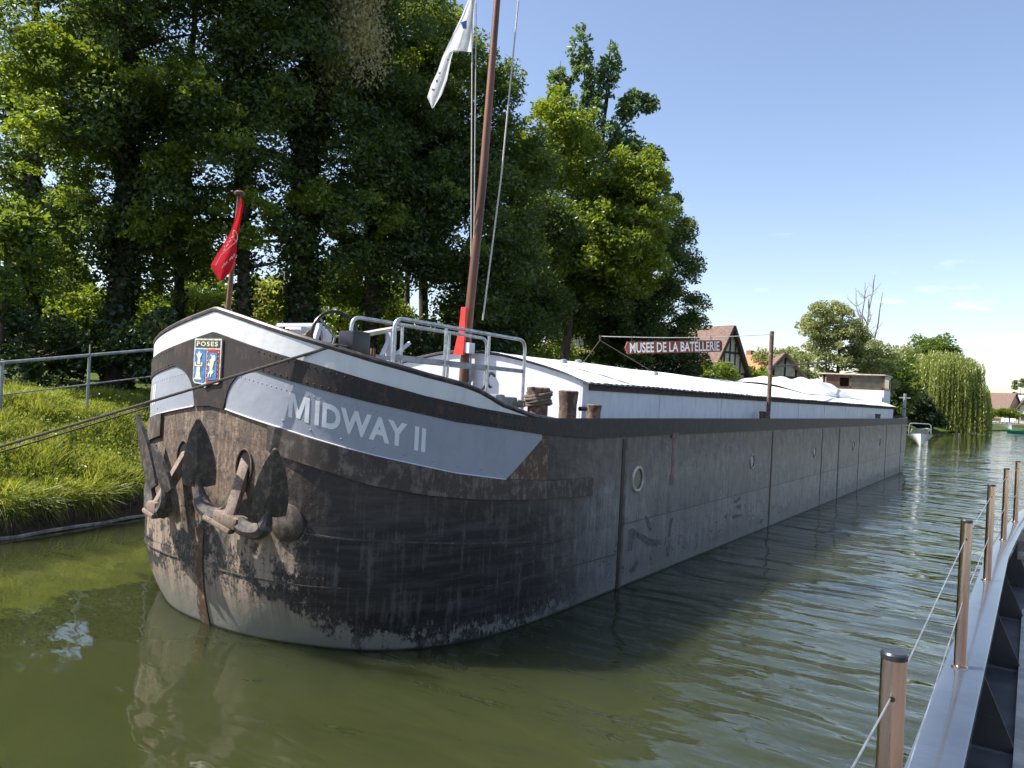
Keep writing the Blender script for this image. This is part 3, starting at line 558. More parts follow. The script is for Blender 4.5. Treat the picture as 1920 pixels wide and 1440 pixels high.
# long seed stalks arching over the wall to the water
mb = MB()
for i in range(150):
    y = -2.0 + 6.6 * random.random(); p, nn, s = bank_frame(bank_t(y)); a = p + nn * 0.15 + Vector((0, 0, 0.55)); o = -nn * random.uniform(0.12, 0.5); L = random.uniform(0.15, 0.55)
    sd_ = Vector((0, random.uniform(-0.2, 0.2), 0)); pts = [a + o * (f * 1.0) + sd_ * f + Vector((0, 0, 0.12 * math.sin(f * 2.2) - L * f * f)) for f in (0, 0.25, 0.5, 0.75, 1)]
    mb.tube(pts, [0.004, 0.0035, 0.003, 0.003, 0.002], 4)
o = mb.build('dry_grass', 'drygrass'); tag(o, kind='stuff')

# fence on the bank
ft = thing('fence', at_x(168, 755, -8.85), 'grey tubular handrail fence along the top of the grassy bank', 'fence')
A0, A1 = at_x(5, 680, -8.5), at_x(168, 666, -8.85); dA = (A1 - A0)
def rail_at(k, drop=0.0): q = A0 + dA * k; return q + Vector((0, 0, -drop))
mb = MB(); mb.tube([rail_at(k) for k in (-3.5, -1, 0, 1, 2, 3.3)], 0.032, 10); mb.build('top_rail', 'greytube', ft)
mb = MB(); mb.tube([rail_at(k, 0.60) for k in (-3.5, -1, 0, 1, 2, 3.3)], 0.014, 8); mb.build('lower_rail', 'greytube', ft)
for k in (-2, -1, 0, 1, 2, 3):
    p = rail_at(k); mb = MB(); mb.tube([p + Vector((0, 0, 0.0 if k != 1 else 0.0)), p + Vector((0.02 * k, 0, -1.20))], 0.030, 10); mb.build('post', 'greytube', ft)
mb = MB(); p = rail_at(1); mb.tube([p, p + Vector((0, 0, 0.22))], 0.014, 6); mb.build('spike', 'jetty', ft)

# ------------------------------------------------------------------ the barge
HB, Y0, BL, PN, PM = 2.525, 0.38, 3.8, 3.3, 3.1
th = np.linspace(0, np.pi / 2, 1200)
hx = HB * np.sin(th) ** (2 / PN); hy = Y0 + BL * (1 - np.cos(th) ** (2 / PM))
YS, YE = 33.6, 37.6
half = [(float(x), float(y)) for x, y in zip(hx, hy)] + [(HB, y) for y in np.linspace(5, YS, 40)]
half += [(float(HB * np.cos(a) ** (2 / 2.6)), float(YS + (YE - YS) * np.sin(a) ** (2 / 2.2))) for a in np.linspace(0, np.pi / 2, 80)[1:]]
half = np.array(half); SL = np.concatenate([[0], np.cumsum(np.linalg.norm(np.diff(half, axis=0), axis=1))]); SMAX = float(SL[-1])
def s_of_y(y): return float(np.interp(y, half[:, 1], SL))
def plan(s):
    a = abs(s); x = float(np.interp(a, SL, half[:, 0])); y = float(np.interp(a, SL, half[:, 1])); return x * (1 if s >= 0 else -1), y
def plan_n(s):
    e = 0.02; a = plan(max(min(s, SMAX), -SMAX) - e); b = plan(min(s, SMAX) + e); t = Vector((b[0] - a[0], b[1] - a[1], 0)).normalized(); return Vector((t.y, -t.x, 0))
def smooth(a, b, x): t = min(max((x - a) / (b - a), 0), 1); return t * t * (3 - 2 * t)
def hull(s, z, off=0.0):
    x, y = plan(s); n = plan_n(s); a = abs(s)
    g = (1 - min(max(z, -0.6) / 0.9, 1)) ** 2 if z < 0.9 else 0
    inn = g * (0.14 + 0.11 * math.exp(-((a - 1.4) / 0.7) ** 2)) * (1 - smooth(1.8, 3.6, a))
    st = (1 - min(max(z, -0.6) / 1.4, 1)) ** 2 if z < 1.4 else 0
    inn += st * 0.8 * smooth(s_of_y(YS - 0.5), SMAX, a)
    p = Vector((x, y, z)) + n * (off - inn); return p
TOPK = ([0, .5, .96, 1.46, 1.98, 2.54, 3.0, 3.22, 3.55, 4.1, 4.6, 60], [3.39, 3.28, 3.17, 3.05, 2.92, 2.80, 2.72, 2.66, 2.53, 2.41, 2.36, 2.36])
WBK = ([0, .68, 1.46, 1.99, 2.55, 3.2, 4.1, 60], [3.15, 3.0, 2.84, 2.71, 2.59, 2.49, 2.395, 2.36])       # foot of the white strake
GTK = ([0, .62, 1.27, 2.0, 2.9, 4.3, 5.5, 60], [2.90, 2.78, 2.65, 2.50, 2.34, 2.20, 2.13, 2.12])           # foot of the black band
GBK = ([0, .28, 1.1, 2.03, 2.92, 3.67, 4.5, 5.6, 60], [2.38, 2.34, 2.20, 1.99, 1.81, 1.71, 1.65, 1.62, 1.62])
BBK = ([0, .92, 1.52, 2.03, 2.6, 3.3, 4.2, 5.6], [2.08, 1.97, 1.83, 1.69, 1.59, 1.51, 1.45, 1.38])
def K(t, s): return float(np.interp(abs(s), *t))
def ztop(s):
    a = abs(s); y = plan(s)[1]; return K(TOPK, s) + 0.10 * smooth(30, 37, y)

barge = thing('barge', (0, 12, 0), 'long old river barge with white and grey bow band, name lettering and white cargo roof', 'barge')
ss = list(np.linspace(-9, 9, 181)); sL = list(np.linspace(9, SMAX, 60))[1:]
SS = [-x for x in reversed(sL)] + ss + sL
ZZ = [-0.6, -0.3, -0.1, 0, 0.06, 0.15, 0.25, 0.4, 0.55, 0.7, 0.9, 1.1, 1.3, 1.5, 1.7, 1.9, 2.1]
mb = MB(); vs, fs, uv = [], [], []
for s in SS:
    zt = ztop(s) - 0.01
    for z in ZZ + [2.1 + (zt - 2.1) * 0.5, zt]: vs.append(hull(s, z)); uv.append((abs(s) if s > 0 else abs(s) * 0.97 + 0.05, z))
m = len(ZZ) + 2
for i in range(len(SS) - 1):
    for j in range(m - 1): fs.append((i * m + j, (i + 1) * m + j, (i + 1) * m + j + 1, i * m + j + 1))
mb.add(vs, fs, 0, uv)
# rivet heads and lap edges are part of the plating
def rivet(s, z, r=0.011, off=0.0):
    c = hull(s, z, off); n = plan_n(s); t = Vector((-n.y, n.x, 0)); upv = Vector((0, 0, 1)); vs = []
    for k in range(6): a = k * math.pi / 3; vs.append(c + (t * math.cos(a) + upv * math.sin(a)) * r)
    for k in range(6): a = k * math.pi / 3; vs.append(c + (t * math.cos(a) + upv * math.sin(a)) * r * 0.6 + n * r * 0.6)
    mb.add(vs, [(k, (k + 1) % 6, 6 + (k + 1) % 6, 6 + k) for k in range(6)] + [(6, 7, 8, 9, 10, 11)], 0, [(abs(s), z)] * 12)
def seam_z(s): return 1.32 - 0.10 * min(abs(s), 1.7) - 0.23 * smooth(1.5, 5.0, abs(s))
for s in np.arange(-3, 5.2, 0.055):
    if 0.05 < abs(s): rivet(s, seam_z(s) - 0.035); rivet(s, 0.78 - 0.02 * abs(s), 0.009)
mb.build('hull', 'hull', barge)

def head(mb, s, z, r, off):
    c = hull(s, z, off); n = plan_n(s); t = Vector((-n.y, n.x, 0)); upv = Vector((0, 0, 1))
    vs = [c + (t * math.cos(k * math.pi / 3) + upv * math.sin(k * math.pi / 3)) * r for k in range(6)] + [c + (t * math.cos(k * math.pi / 3) + upv * math.sin(k * math.pi / 3)) * r * 0.55 + n * r * 0.6 for k in range(6)]
    mb.add(vs, [(k, (k + 1) % 6, 6 + (k + 1) % 6, 6 + k) for k in range(6)] + [(6, 7, 8, 9, 10, 11)])
def heads(mb, what, sg):
    if what == 'strake':
        for s in np.arange(0.75, 4.1, 0.075):
            for g in (1, -1): head(mb, g * s, K(GTK, s) + 0.03, 0.011, 0.022); head(mb, g * s, K(WBK, s) - 0.035, 0.011, 0.022)
    else:
        for s in np.arange(0.5, 2.3, 0.062): head(mb, sg * s, K(GTK, s) - 0.135 + 0.03 * s, 0.008, 0.010)
        for s in np.arange(1.1, 3.6, 0.31): head(mb, sg * s, K(GBK, s) + 0.07, 0.012, 0.010)
def strip(name, mat, s0, s1, zlo, zhi, off, ns=None, nz=4, lip=True, parent=barge, extra=None):
    """a plate lying on the hull between two lines, with turned-in edges"""
    ns = ns or max(4, int(abs(s1 - s0) / 0.08)); ns = min(ns, 400); mb = MB(); vs, fs, uv = [], [], []; cols = []
    offs = ([0.0] if lip else []) + [off] * (nz + 1) + ([0.0] if lip else [])
    fr = ([0.0] if lip else []) + [j / nz for j in range(nz + 1)] + ([1.0] if lip else [])
    for i in range(ns + 1):
        s = s0 + (s1 - s0) * i / ns; a, b = zlo(s), zhi(s)
        for o, f in zip(offs, fr): z = a + (b - a) * f; vs.append(hull(s, z, o - (0.004 if o == 0 else 0))); uv.append((abs(s), z))
    m = len(offs)
    for i in range(ns):
        for j in range(m - 1): fs.append((i * m + j, (i + 1) * m + j, (i + 1) * m + j + 1, i * m + j + 1))
    if lip:
        for i in (0, ns):
            e = [hull(s0 + (s1 - s0) * i / ns, zlo(s0 + (s1 - s0) * i / ns) + (zhi(s0 + (s1 - s0) * i / ns) - zlo(s0 + (s1 - s0) * i / ns)) * f, -0.004) for f in [j / nz for j in range(nz + 1)]]
            b = len(vs); vs += e; uv += [(abs(s0), 1)] * len(e)
            for j in range(nz): fs.append((i * m + 1 + j, i * m + 2 + j, b + j + 1, b + j))
    mb.add(vs, fs, 0, uv)
    if extra: heads(mb, extra, 1 if s1 > 0 else -1)
    return mb.build(name, mat, parent)
strip('bulwark', 'white', -4.15, 4.15, lambda s: K(WBK, s), lambda s: max(ztop(s) - 0.015, K(WBK, s) + 0.004), 0.008, nz=3)
def blackfoot(s):
    a = abs(s)
    if a < 0.27: return 2.36 - 0.1 * a
    if a < 0.70: return max(K(GTK, 0.7) - 0.40 * (1 - math.sqrt(max(1 - ((0.70 - a) / 0.43) ** 2, 0))), K(GBK, s) + 0.004)
    return K(GTK, s)
sA = s_of_y(34.5)
strake = strip('rubbing_strake', 'black', -5, 5, blackfoot, lambda s: K(WBK, s) - 0.004, 0.022, ns=400, nz=3, extra='strake')
for sg in (1, -1): strip('rubbing_strake', 'black', sg * 5, sg * sA, blackfoot, lambda s: K(WBK, s) - 0.004, 0.022, ns=60, nz=3)
def gp_lo(s): a = abs(s); return K(GBK, s) + max(0, (a - 3.67) / 0.63 * 0.49)
def gp_hi(s): return max(blackfoot(s) - 0.003, gp_lo(s) + 0.003)
name_panel = strip('name_panel', 'grey', 0.275, 4.28, gp_lo, gp_hi, 0.010, ns=160, nz=4, extra='panel')
port_panel = strip('name_panel', 'grey', -0.275, -4.28, gp_lo, gp_hi, 0.010, ns=160, nz=4, extra='panel')
for sg in (1, -1):
    strip('doubler_band', 'band', sg * 0.93, sg * 5.55, lambda s: K(BBK, s), lambda s: K(GBK, s) - 0.006 if abs(s) < 3.67 else K(GBK, s) - 0.002, 0.032, nz=3)
    mb = MB(); mb.tube([hull(sg * s, K(GBK, s) - 0.002, 0.014) for s in np.linspace(0.28, 3.66, 60)], 0.0075, 6); mb.build('highlight_bead', 'white', barge)  # white tube paints in the sun highlight along the panel's lower lip
    strip('rust_patch', 'rust', sg * 3.70, sg * 4.45, lambda s: K(GBK, s) + 0.004, lambda s: max(gp_lo(s) - 0.006 if abs(s) < 4.27 else blackfoot(s) - 0.004, K(GBK, s) + 0.008), 0.004, ns=20)
# cap rail along the bulwark and round the deck edge
mb = MB(); mb.tube([hull(s, ztop(s), -0.012) for s in list(np.linspace(-4.6, 4.6, 160))], 0.034, 8); mb.build('cap_rail', 'caprail', barge)
for sg in (1, -1):
    mb = MB(); mb.grid(lambda u, v: hull(sg * (4.0 + (SMAX - 4.0) * u), ztop(4.0 + (SMAX - 4.0) * u) - 0.004, 0.022 - 0.09 * v), 220, 1); mb.build('gunwale', 'caprail', barge)
# bulwark inside face and foredeck, side deck
mb = MB(); mb.grid(lambda u, v: hull(-4.4 + 8.8 * u, 2.3 + (ztop(-4.4 + 8.8 * u) - 2.3) * v, -0.05), 110, 2); mb.build('bulwark_lining', 'white', barge)
mb = MB()
for s0, s1 in zip(SS, SS[1:]):
    if s0 < 0: continue
    a, b = hull(s0, 0), hull(s1, 0); z0 = 2.30 + 0.22 * (1 - smooth(0.4, 4.5, a.y)); z1 = 2.30 + 0.22 * (1 - smooth(0.4, 4.5, b.y))
    mb.add([(-a.x + 0.04, a.y + 0.03, z0), (a.x - 0.04, a.y + 0.03, z0), (b.x - 0.04, b.y + 0.03, z1), (-b.x + 0.04, b.y + 0.03, z1)], [(0, 1, 2, 3)])
mb.build('deck', 'deck', barge)
# stem bar
strip('stem_bar', 'rust', -0.13, 0.03, lambda s: -0.3, lambda s: 1.05, 0.016, ns=4, nz=14)
# lap seams and butt straps
for sg in (1, -1):
    strip('lap_seam', 'anchor', sg * 0.95, sg * 4.9, lambda s: seam_z(s), lambda s: seam_z(s) + 0.018, 0.012, nz=1)
    strip('lap_seam', 'anchor', sg * s_of_y(5.25), sg * s_of_y(34), lambda s: 0.885, lambda s: 0.897, 0.006, ns=120, nz=1)
    strip('lap_seam', 'anchor', sg * 3.4, sg * s_of_y(5.15), lambda s: 0.62 - 0.02 * s, lambda s: 0.634 - 0.02 * s, 0.006, nz=1)
    strip('lap_seam', 'anchor', sg * 0.3, sg * 1.9, lambda s: 0.66, lambda s: 0.672, 0.010, nz=1)
    for y, wd, mt in ((5.22, 0.075, 'dark'), (12.66, 0.08, 'dark'), (17.5, 0.07, 'deck'), (19.72, 0.10, 'dark'), (22.9, 0.04, 'dark'), (28.5, 0.06, 'dark'), (32.6, 0.08, 'dark')):
        s = s_of_y(y); strip('butt_strap', mt if mt != 'dark' else 'black', sg * (s - wd / 2), sg * (s + wd / 2), lambda s: -0.2, lambda s: 2.10, 0.008, ns=2, nz=6)
        if y == 5.22: strip('butt_strap', 'deck', sg * (s + 0.05), sg * (s + 0.12), lambda s: -0.2, lambda s: 2.10, 0.006, ns=2, nz=6)
# faded red draught mark
mk = strip('draught_mark', 'pink', s_of_y(6.98), s_of_y(7.06), lambda s: 1.5, lambda s: 2.08, 0.004, ns=2, nz=3)
strip('draught_mark', 'pink', s_of_y(6.94), s_of_y(7.10), lambda s: 1.33, lambda s: 1.50, 0.004, ns=2, nz=2)
strip('draught_mark', 'pink', s_of_y(6.90), s_of_y(7.16), lambda s: 2.08, lambda s: 2.16, 0.026, ns=2, nz=2)
for pts in ([(5.50, .78), (5.62, .82), (6.3, .55), (6.7, .50), (6.75, .42), (6.25, .45), (5.75, .68), (5.66, .48), (5.55, .47)], [(7.02, .80), (7.14, .78), (7.10, .50), (7.0, .52)], [(6.92, .36), (7.10, .40), (7.08, .18), (6.95, .20)], [(5.60, .20), (5.9, .32), (5.86, .20), (5.7, .12)], [(10.2, .80), (10.6, .82), (10.55, .76), (10.25, .74)], [(10.3, .66), (10.65, .68), (10.6, .60)], [(10.1, .50), (10.75, .50), (10.7, .43), (10.2, .44)], [(9.7, .55), (9.85, .57), (9.8, .44)], [(12.0, .22), (12.25, .24), (12.2, .10), (12.02, .12)], [(6.05, .95), (6.12, .93), (6.35, .70), (6.25, .66)]):
    q = []
    for (y0, z0), (y1, z1) in zip(pts, pts[1:] + pts[:1]):
        for f in (0, 0.33, 0.66): q.append((y0 + (y1 - y0) * f + random.uniform(-.03, .03), z0 + (z1 - z0) * f + random.uniform(-.02, .02)))
    mb = MB(); mb.poly([hull(s_of_y(y), z, 0.0012) for y, z in q], (1, 0, 0), 0.0015); mb.build('paint_scuff', 'scuff', barge, smooth=False)
# portholes
for y in (5.72, 11.23, 16.65, 21.92, 27.1):
    for sg in (1, -1):
        if sg < 0 and y > 6: continue
        c = hull(sg * s_of_y(y), 1.505, 0.0); mb = MB(); mb.lathe(c, [(0.195, -0.01), (0.195, 0.018), (0.172, 0.030), (0.150, 0.022), (0.150, -0.002)] if y < 6 else [(0.155, -0.01), (0.155, 0.012), (0.140, 0.022), (0.125, 0.016), (0.125, -0.002)], 24, axis=(sg, 0, 0)); pr = mb.build('porthole', 'beige' if y < 6 else 'greytube', barge)
        mb = MB(); mb.lathe(c, [(0.149 if y < 6 else 0.124, 0.001), (0.149 if y < 6 else 0.124, 0.004)], 24, axis=(sg, 0, 0)); mb.build('glass', 'greenglass' if y < 6 else 'glass', pr)
# name lettering, on both bows
def letters(txt, size, sx, zx, slope, sgn, parent, length, off=0.0135, bold=0.012):
    vs, fs = text_polys(txt, size, bold, 1.08); x0, x1, y0, y1 = text_extent(vs); kx = length / (x1 - x0); ky = size * 0.72 / (y1 - y0) if False else 1.0
    M0 = [(0, 0), (0, 1), (.24, 1), (.44, .38), (.64, 1), (.88, 1), (.88, 0), (.70, 0), (.70, .72), (.52, .06), (.36, .06), (.18, .72), (.18, 0)]
    bm = bmesh.new(); bm.faces.new([bm.verts.new((x / .88, y, 0)) for x, y in M0]); bmesh.ops.triangulate(bm, faces=bm.faces); bm.verts.index_update()
    mv = [(v.co.x, v.co.y) for v in bm.verts]; mf = [tuple(v.index for v in f.verts) for f in bm.faces]; bm.free()
    nb = len(vs); vs = [(0.205 + 0.795 * (x - x0) / (x1 - x0), (y - y0)) for x, y in vs] + [(0.163 * x, y * (y1 - y0)) for x, y in mv]; fs = fs + [tuple(i + nb for i in f) for f in mf]
    x0 = y0 = 0.0; kx = length
    mb = MB(); out = []
    for x, y in vs:
        t = (x - x0) * kx; s = sx + t if sgn > 0 else -(sx + length - t)
        b = zx + slope * (t if sgn > 0 else (length - t)); out.append(hull(s, b + (y - y0) * 1.0, off))
    mb.add(out, fs); return mb.build('lettering', 'letter', parent, smooth=False)
letters('IDWAY II', 0.315, 1.16, 2.315, -0.212, 1, name_panel, 1.40)
letters('IDWAY II', 0.315, 1.20, 2.31, -0.212, -1, port_panel, 1.40)

# coat of arms on the stem
def cp(a, b, off): return hull(-0.275 + 0.475 * a, 2.565 + 0.505 * b, 0.026 + off)
def teeth(mbx):
    for i in range(7): y = 0.16 + i * 0.09; flatp(mbx, [(0.525, y), (0.525, y + 0.03), (0.55, y + 0.015)], 0.0225, mi=1); flatp(mbx, [(0.935, y), (0.935, y + 0.03), (0.91, y + 0.015)], 0.0225, mi=1)
def flatp(mbx, pts, off, th=0.004, mi=0):
    c = [cp(a, b, off) for a, b in pts]; mbx.poly(c, (0, -1, 0), th, mi)
mb = MB(); flatp(mb, [(0, 1), (0, 0.13), (0.06, 0.05), (0.33, 0.03), (0.46, -0.04), (0.60, 0.03), (0.94, 0.06), (1, 0.14), (1, 1)], 0.0, 0.018); crest = mb.build('coat_of_arms', 'crestframe', barge)
mb = MB(); flatp(mb, [(0.05, 0.965), (0.05, 0.815), (0.95, 0.815), (0.95, 0.965)], 0.018); mb.build('name_field', 'crestgreen', crest)
mb = MB(); flatp(mb, [(0.045, 0.775), (0.035, 0.15), (0.08, 0.09), (0.40, 0.075), (0.455, 0.10), (0.455, 0.775)], 0.018); mb.build('blue_field', 'crestblue', crest)
mb = MB(); flatp(mb, [(0.50, 0.775), (0.50, 0.08), (0.90, 0.10), (0.955, 0.16), (0.955, 0.775)], 0.018); teeth(mb); mb.build('red_field', ['crestred', 'crestcream'], crest)
mb = MB(); flatp(mb, [(0.57, 0.70), (0.57, 0.13), (0.87, 0.14), (0.89, 0.18), (0.89, 0.70)], 0.023); mb.build('blue_field', 'crestblue', crest)
mb = MB()
for q in ([(0.06, 0.13), (0.36, 0.13), (0.31, 0.19), (0.28, 0.30), (0.28, 0.40), (0.15, 0.40), (0.15, 0.30), (0.12, 0.19)], [(0.07, 0.41), (0.36, 0.41), (0.36, 0.50), (0.32, 0.50), (0.32, 0.44), (0.11, 0.44), (0.11, 0.50), (0.07, 0.50)], [(0.16, 0.46), (0.28, 0.46), (0.26, 0.58), (0.34, 0.68), (0.28, 0.67), (0.22, 0.74), (0.16, 0.67), (0.10, 0.68), (0.18, 0.58)]): flatp(mb, q, 0.0225)
mb.build('tower_charge', 'crestcream', crest)
mb = MB()
for q in ([(0.66, 0.67), (0.72, 0.64), (0.80, 0.66), (0.84, 0.62), (0.85, 0.55), (0.80, 0.52), (0.78, 0.44), (0.75, 0.36), (0.79, 0.33), (0.80, 0.28), (0.74, 0.27), (0.72, 0.20), (0.68, 0.20), (0.69, 0.27), (0.64, 0.26), (0.63, 0.19), (0.60, 0.18), (0.60, 0.28), (0.66, 0.32), (0.65, 0.42), (0.59, 0.43), (0.58, 0.48), (0.61, 0.50), (0.63, 0.46), (0.66, 0.49), (0.64, 0.54), (0.60, 0.55), (0.66, 0.56), (0.71, 0.59), (0.70, 0.62)],): flatp(mb, q, 0.0275)
mb.build('beast_charge', 'crestcream', crest)
vs, fs = text_polys('POSES', 0.2, 0.006, 1.25); x0, x1, y0, y1 = text_extent(vs); mb = MB()
mb.add([cp(0.10 + 0.78 * (x - x0) / (x1 - x0), 0.838 + 0.10 * (y - y0) / (y1 - y0), 0.0235) for x, y in vs], fs); mb.build('lettering', 'crestcream', crest, smooth=False)

# hawse holes and the round pads the flukes rest on
for sg in (1, -1):
    s, z = (0.62 if sg > 0 else -0.42), 1.76; n = plan_n(s); c = hull(s, z); t = Vector((-n.y, n.x, 0)); ring = [c + t * 0.115 * math.cos(a) + Vector((0, 0, 0.19 * math.sin(a))) + n * 0.012 for a in np.linspace(0, 2 * math.pi, 28, endpoint=False)]
    mb = MB(); mb.tube(ring, 0.010, 6, closed=True); hw = mb.build('hawse_pipe', 'rust', barge)
    mb = MB(); mb.poly([c + (p - c) * 1.0 - n * 0.008 for p in ring], n, 0.004); mb.build('opening', 'dark', hw, smooth=False)
    c = hull(1.22 * sg, 1.27); n = plan_n(1.22 * sg); mb = MB(); mb.lathe(c - n * 0.02, [(0.185, 0), (0.185, 0.045), (0.178, 0.050)], 28, axis=tuple(n)); mb.build('fluke_pad', 'band', barge)

# cargo hold: coaming, bulkhead, arched roof
RX = [(-2.08, 2.86), (-1.7, 2.995), (-1.35, 3.08), (-1.0, 3.155), (-0.6, 3.225), (-0.2, 3.265), (0.2, 3.265), (0.6, 3.225), (1.0, 3.155), (1.35, 3.08), (1.7, 2.995), (2.08, 2.86)]
rX, rZ = [p[0] for p in RX], [p[1] for p in RX]
HY0, HY1 = 4.9, 33.8
mb = MB(); ctr = [(-2.0, 2.28)] + [(x, z - 0.035) for x, z in zip(rX, rZ) if abs(x) < 2.0] ; ctr = [(-2.0, 2.28), (-2.0, 2.86)] + [(x, z - 0.03) for x, z in RX[1:-1]] + [(2.0, 2.86), (2.0, 2.28)]
mb.poly([(x, HY0, z) for x, z in ctr], (0, 1, 0), 0.06); mb.build('bulkhead', 'coaming', barge)
mb = MB(); mb.poly([(x, HY1 - 0.06, z) for x, z in ctr], (0, 1, 0), 0.06); mb.build('bulkhead', 'coaming', barge)
for sg in (1, -1):
    mb = MB(); mb.box((sg * 1.985, (HY0 + HY1) / 2, 2.57), (0.05, HY1 - HY0 - 0.13, 0.56)); 
    mb.tube([(sg * 1.955, HY0 + 0.05, 2.285), (sg * 1.955, HY0 + 0.05, 2.85)], 0.055, 12)
    for k in range(9): mb.box((sg * 2.013, 7.6 + 3.1 * k, 2.52), (0.012, 0.05, 0.46))
    mb.build('coaming', 'coaming', barge)
    mb = MB(); mb.box((sg * 2.022, (HY0 + HY1) / 2, 2.80), (0.02, HY1 - HY0 - 0.3, 0.09)); mb.build('eaves_board', 'timber', barge)
def roofz(x): return float(np.interp(x, rX, rZ))
mb = MB(); NYR = 520
def roof_pt(u, v): x = -2.10 + 4.2 * u; y = HY0 - 0.05 + (HY1 - HY0 + 0.1) * v; return (x, y, roofz(max(min(x, 2.08), -2.08)) + 0.012 + 0.005 * math.sin(y * 2 * math.pi / 0.19) + 0.006 * math.sin(y * 1.7 + x))
mb.grid(roof_pt, 24, NYR); mb.grid(lambda u, v: tuple(Vector(roof_pt(u, v)) - Vector((0, 0, 0.02))), 24, NYR); 
for i in range(60):
    y = HY0 + 0.1 + i * 0.48 + random.uniform(-0.1, 0.1); mb.tube([(2.07, y, 2.88), (2.115, y, 2.865), (2.115, y, 2.80 - random.uniform(0, 0.03))], 0.007, 5, mi=1)
mb.build('cargo_roof', ['roof', 'timber'], barge)
for y, x in ((6.2, 0.9), (9.4, 1.1), (7.4, 0.5)):
    mb = MB(); mb.lathe((x, y, roofz(x) + 0.01), [(0.07, 0), (0.06, 0.05), (0.02, 0.065)], 12); mb.build('roof_vent', 'greytube', barge)
mb = MB(); mb.lathe((-0.07, 4.90, 2.98), [(0.0, -0.0), (0.125, 0.0), (0.125, 0.03), (0.10, 0.045), (0.06, 0.05)], 24, axis=(0, -1, 0)); mb.build('bulkhead_disc', 'beige', barge)

# mast with its red foot, legs and flagpole
mb = MB(); mb.tube([(0, 4.72, 2.35), (0, 4.78, 3.7), (0.0, 4.95, 5.9), (0.0, 5.10, 9.6)], [0.075, 0.072, 0.066, 0.05], 14); mast = mb.build('mast', 'mast', barge)
mb = MB(); mb.poly([(-0.12, 4.60, 3.19), (0.075, 4.60, 3.19), (0.06, 4.62, 3.92), (-0.03, 4.62, 3.92), (-0.045, 4.61, 3.55)], (0, 1, 0), 0.05); mb.build('red_plank', 'red', mast)
mb = MB(); mb.box((0.10, 4.70, 3.30), (0.12, 0.14, 0.16)); mb.build('heel_block', 'coaming', mast)
for x in (-0.09, 0.09): mb = MB(); mb.bar((x, 4.80, 2.4), (x - 0.02 * x, 4.76, 3.25), 0.035, 0.03); mb.build('leg', 'galv', mast)
fb, ftp = at_x(427, 585, 0.0), at_x(449, 364, 0.0)
mb = MB(); d = (ftp - fb); mb.tube([fb - d * 0.45, fb, ftp], [0.030, 0.029, 0.022], 10); fpole = mb.build('flagpole', 'mast', barge)
mb = MB(); mb.lathe(ftp, [(0.015, -0.03), (0.055, -0.01), (0.06, 0.015), (0.035, 0.035), (0.0, 0.04)], 16); mb.build('truck', 'mast', fpole)

# windlass on the foredeck
wb = at_x(625, 640, 0.6)
wr = at_x(622, 640, 0.6); mb = MB(); cen = at_x(628, 632, 0.6); ring = [cen + Vector((0.05 * math.cos(a), 0.30 * math.cos(a), 0.29 * math.sin(a))) for a in np.linspace(0, 2 * math.pi, 36, endpoint=False)]
mb.tube(ring, 0.020, 8, closed=True); wl_ = mb.build('windlass', 'blackpaint', barge)
mb = MB()
for a in (0.3, 2.4, 4.5): mb.tube([cen, cen + Vector((0.05 * math.cos(a), 0.29 * math.cos(a), 0.28 * math.sin(a)))], 0.013, 6)
mb.build('spokes', 'greytube', wl_)
mb = MB(); c = cen + Vector((-0.35, 0, -0.05)); mb.lathe(c, [(0.15, -0.02), (0.15, 0.0), (0.09, 0.02), (0.09, 0.5), (0.15, 0.52), (0.15, 0.54)], 20, axis=(-1, 0.1, 0)); mb.build('drum', 'bollard', wl_)
mb = MB()
for x in (-0.25, -1.0):
    a = cen + Vector((x, 0, 0)); mb.bar(a + Vector((0, -0.3, -0.75)), a + Vector((0, -0.02, 0.12)), 0.05, 0.05); mb.bar(a + Vector((0, 0.3, -0.75)), a + Vector((0, 0.02, 0.12)), 0.05, 0.05)
mb.bar(cen + Vector((-1.0, 0.0, 0.14)), cen + Vector((-0.25, 0.0, 0.14)), 0.05, 0.04); mb.build('frame', 'coaming', wl_)
p = at_x(580, 606, -0.2); mb = MB(); mb.box(p + Vector((0, 0, -0.14)), (0.30, 0.50, 0.16)); mb.build('deck_locker', 'white', barge, bevel=0.02)
# trestle with ochre top and struts
a, b = at_x(676, 628, 0.7), at_x(742, 616, 0.7); mb = MB(); mb.bar(a, b, 0.16, 0.045); tre = mb.build('trestle', 'beige', barge)
mb = MB(); mid = (a + b) / 2 + Vector((0.1, 0.1, 0)); mb.bar(mid, mid + Vector((0, 0.02, -0.62)), 0.08, 0.08); mb.bar(mid + Vector((0, 0, -0.05)), mid + Vector((0.05, -0.33, -0.55)), 0.035, 0.035); mb.bar(mid + Vector((0, 0.05, -0.3)), mid + Vector((0.05, 0.30, -0.10)), 0.035, 0.035); mb.bar(b + Vector((0, -0.03, -0.02)), b + Vector((0, -0.02, -0.62)), 0.05, 0.05); mb.bar(a + Vector((0, 0.03, -0.02)), a + Vector((0, 0.06, -0.55)), 0.05, 0.05); mb.build('struts', 'coaming', tre)
# squat black fairlead block at the bulwark
c = at_x(664, 650, 1.35); mb = MB(); mb.box(c + Vector((0, 0.0, 0.03)), (0.22, 0.26, 0.26)); mb.build('fairlead', 'blackpaint', barge, bevel=0.03)
mb = MB(); c2 = at_x(692, 656, 1.35)
for i in range(3): mb.tube([c2 + Vector((0, 0.04 * i, -0.3)), c2 + Vector((0, 0.04 * i, 0.02))], 0.016, 6)
mb.build('stanchion_pins', 'rust', barge)

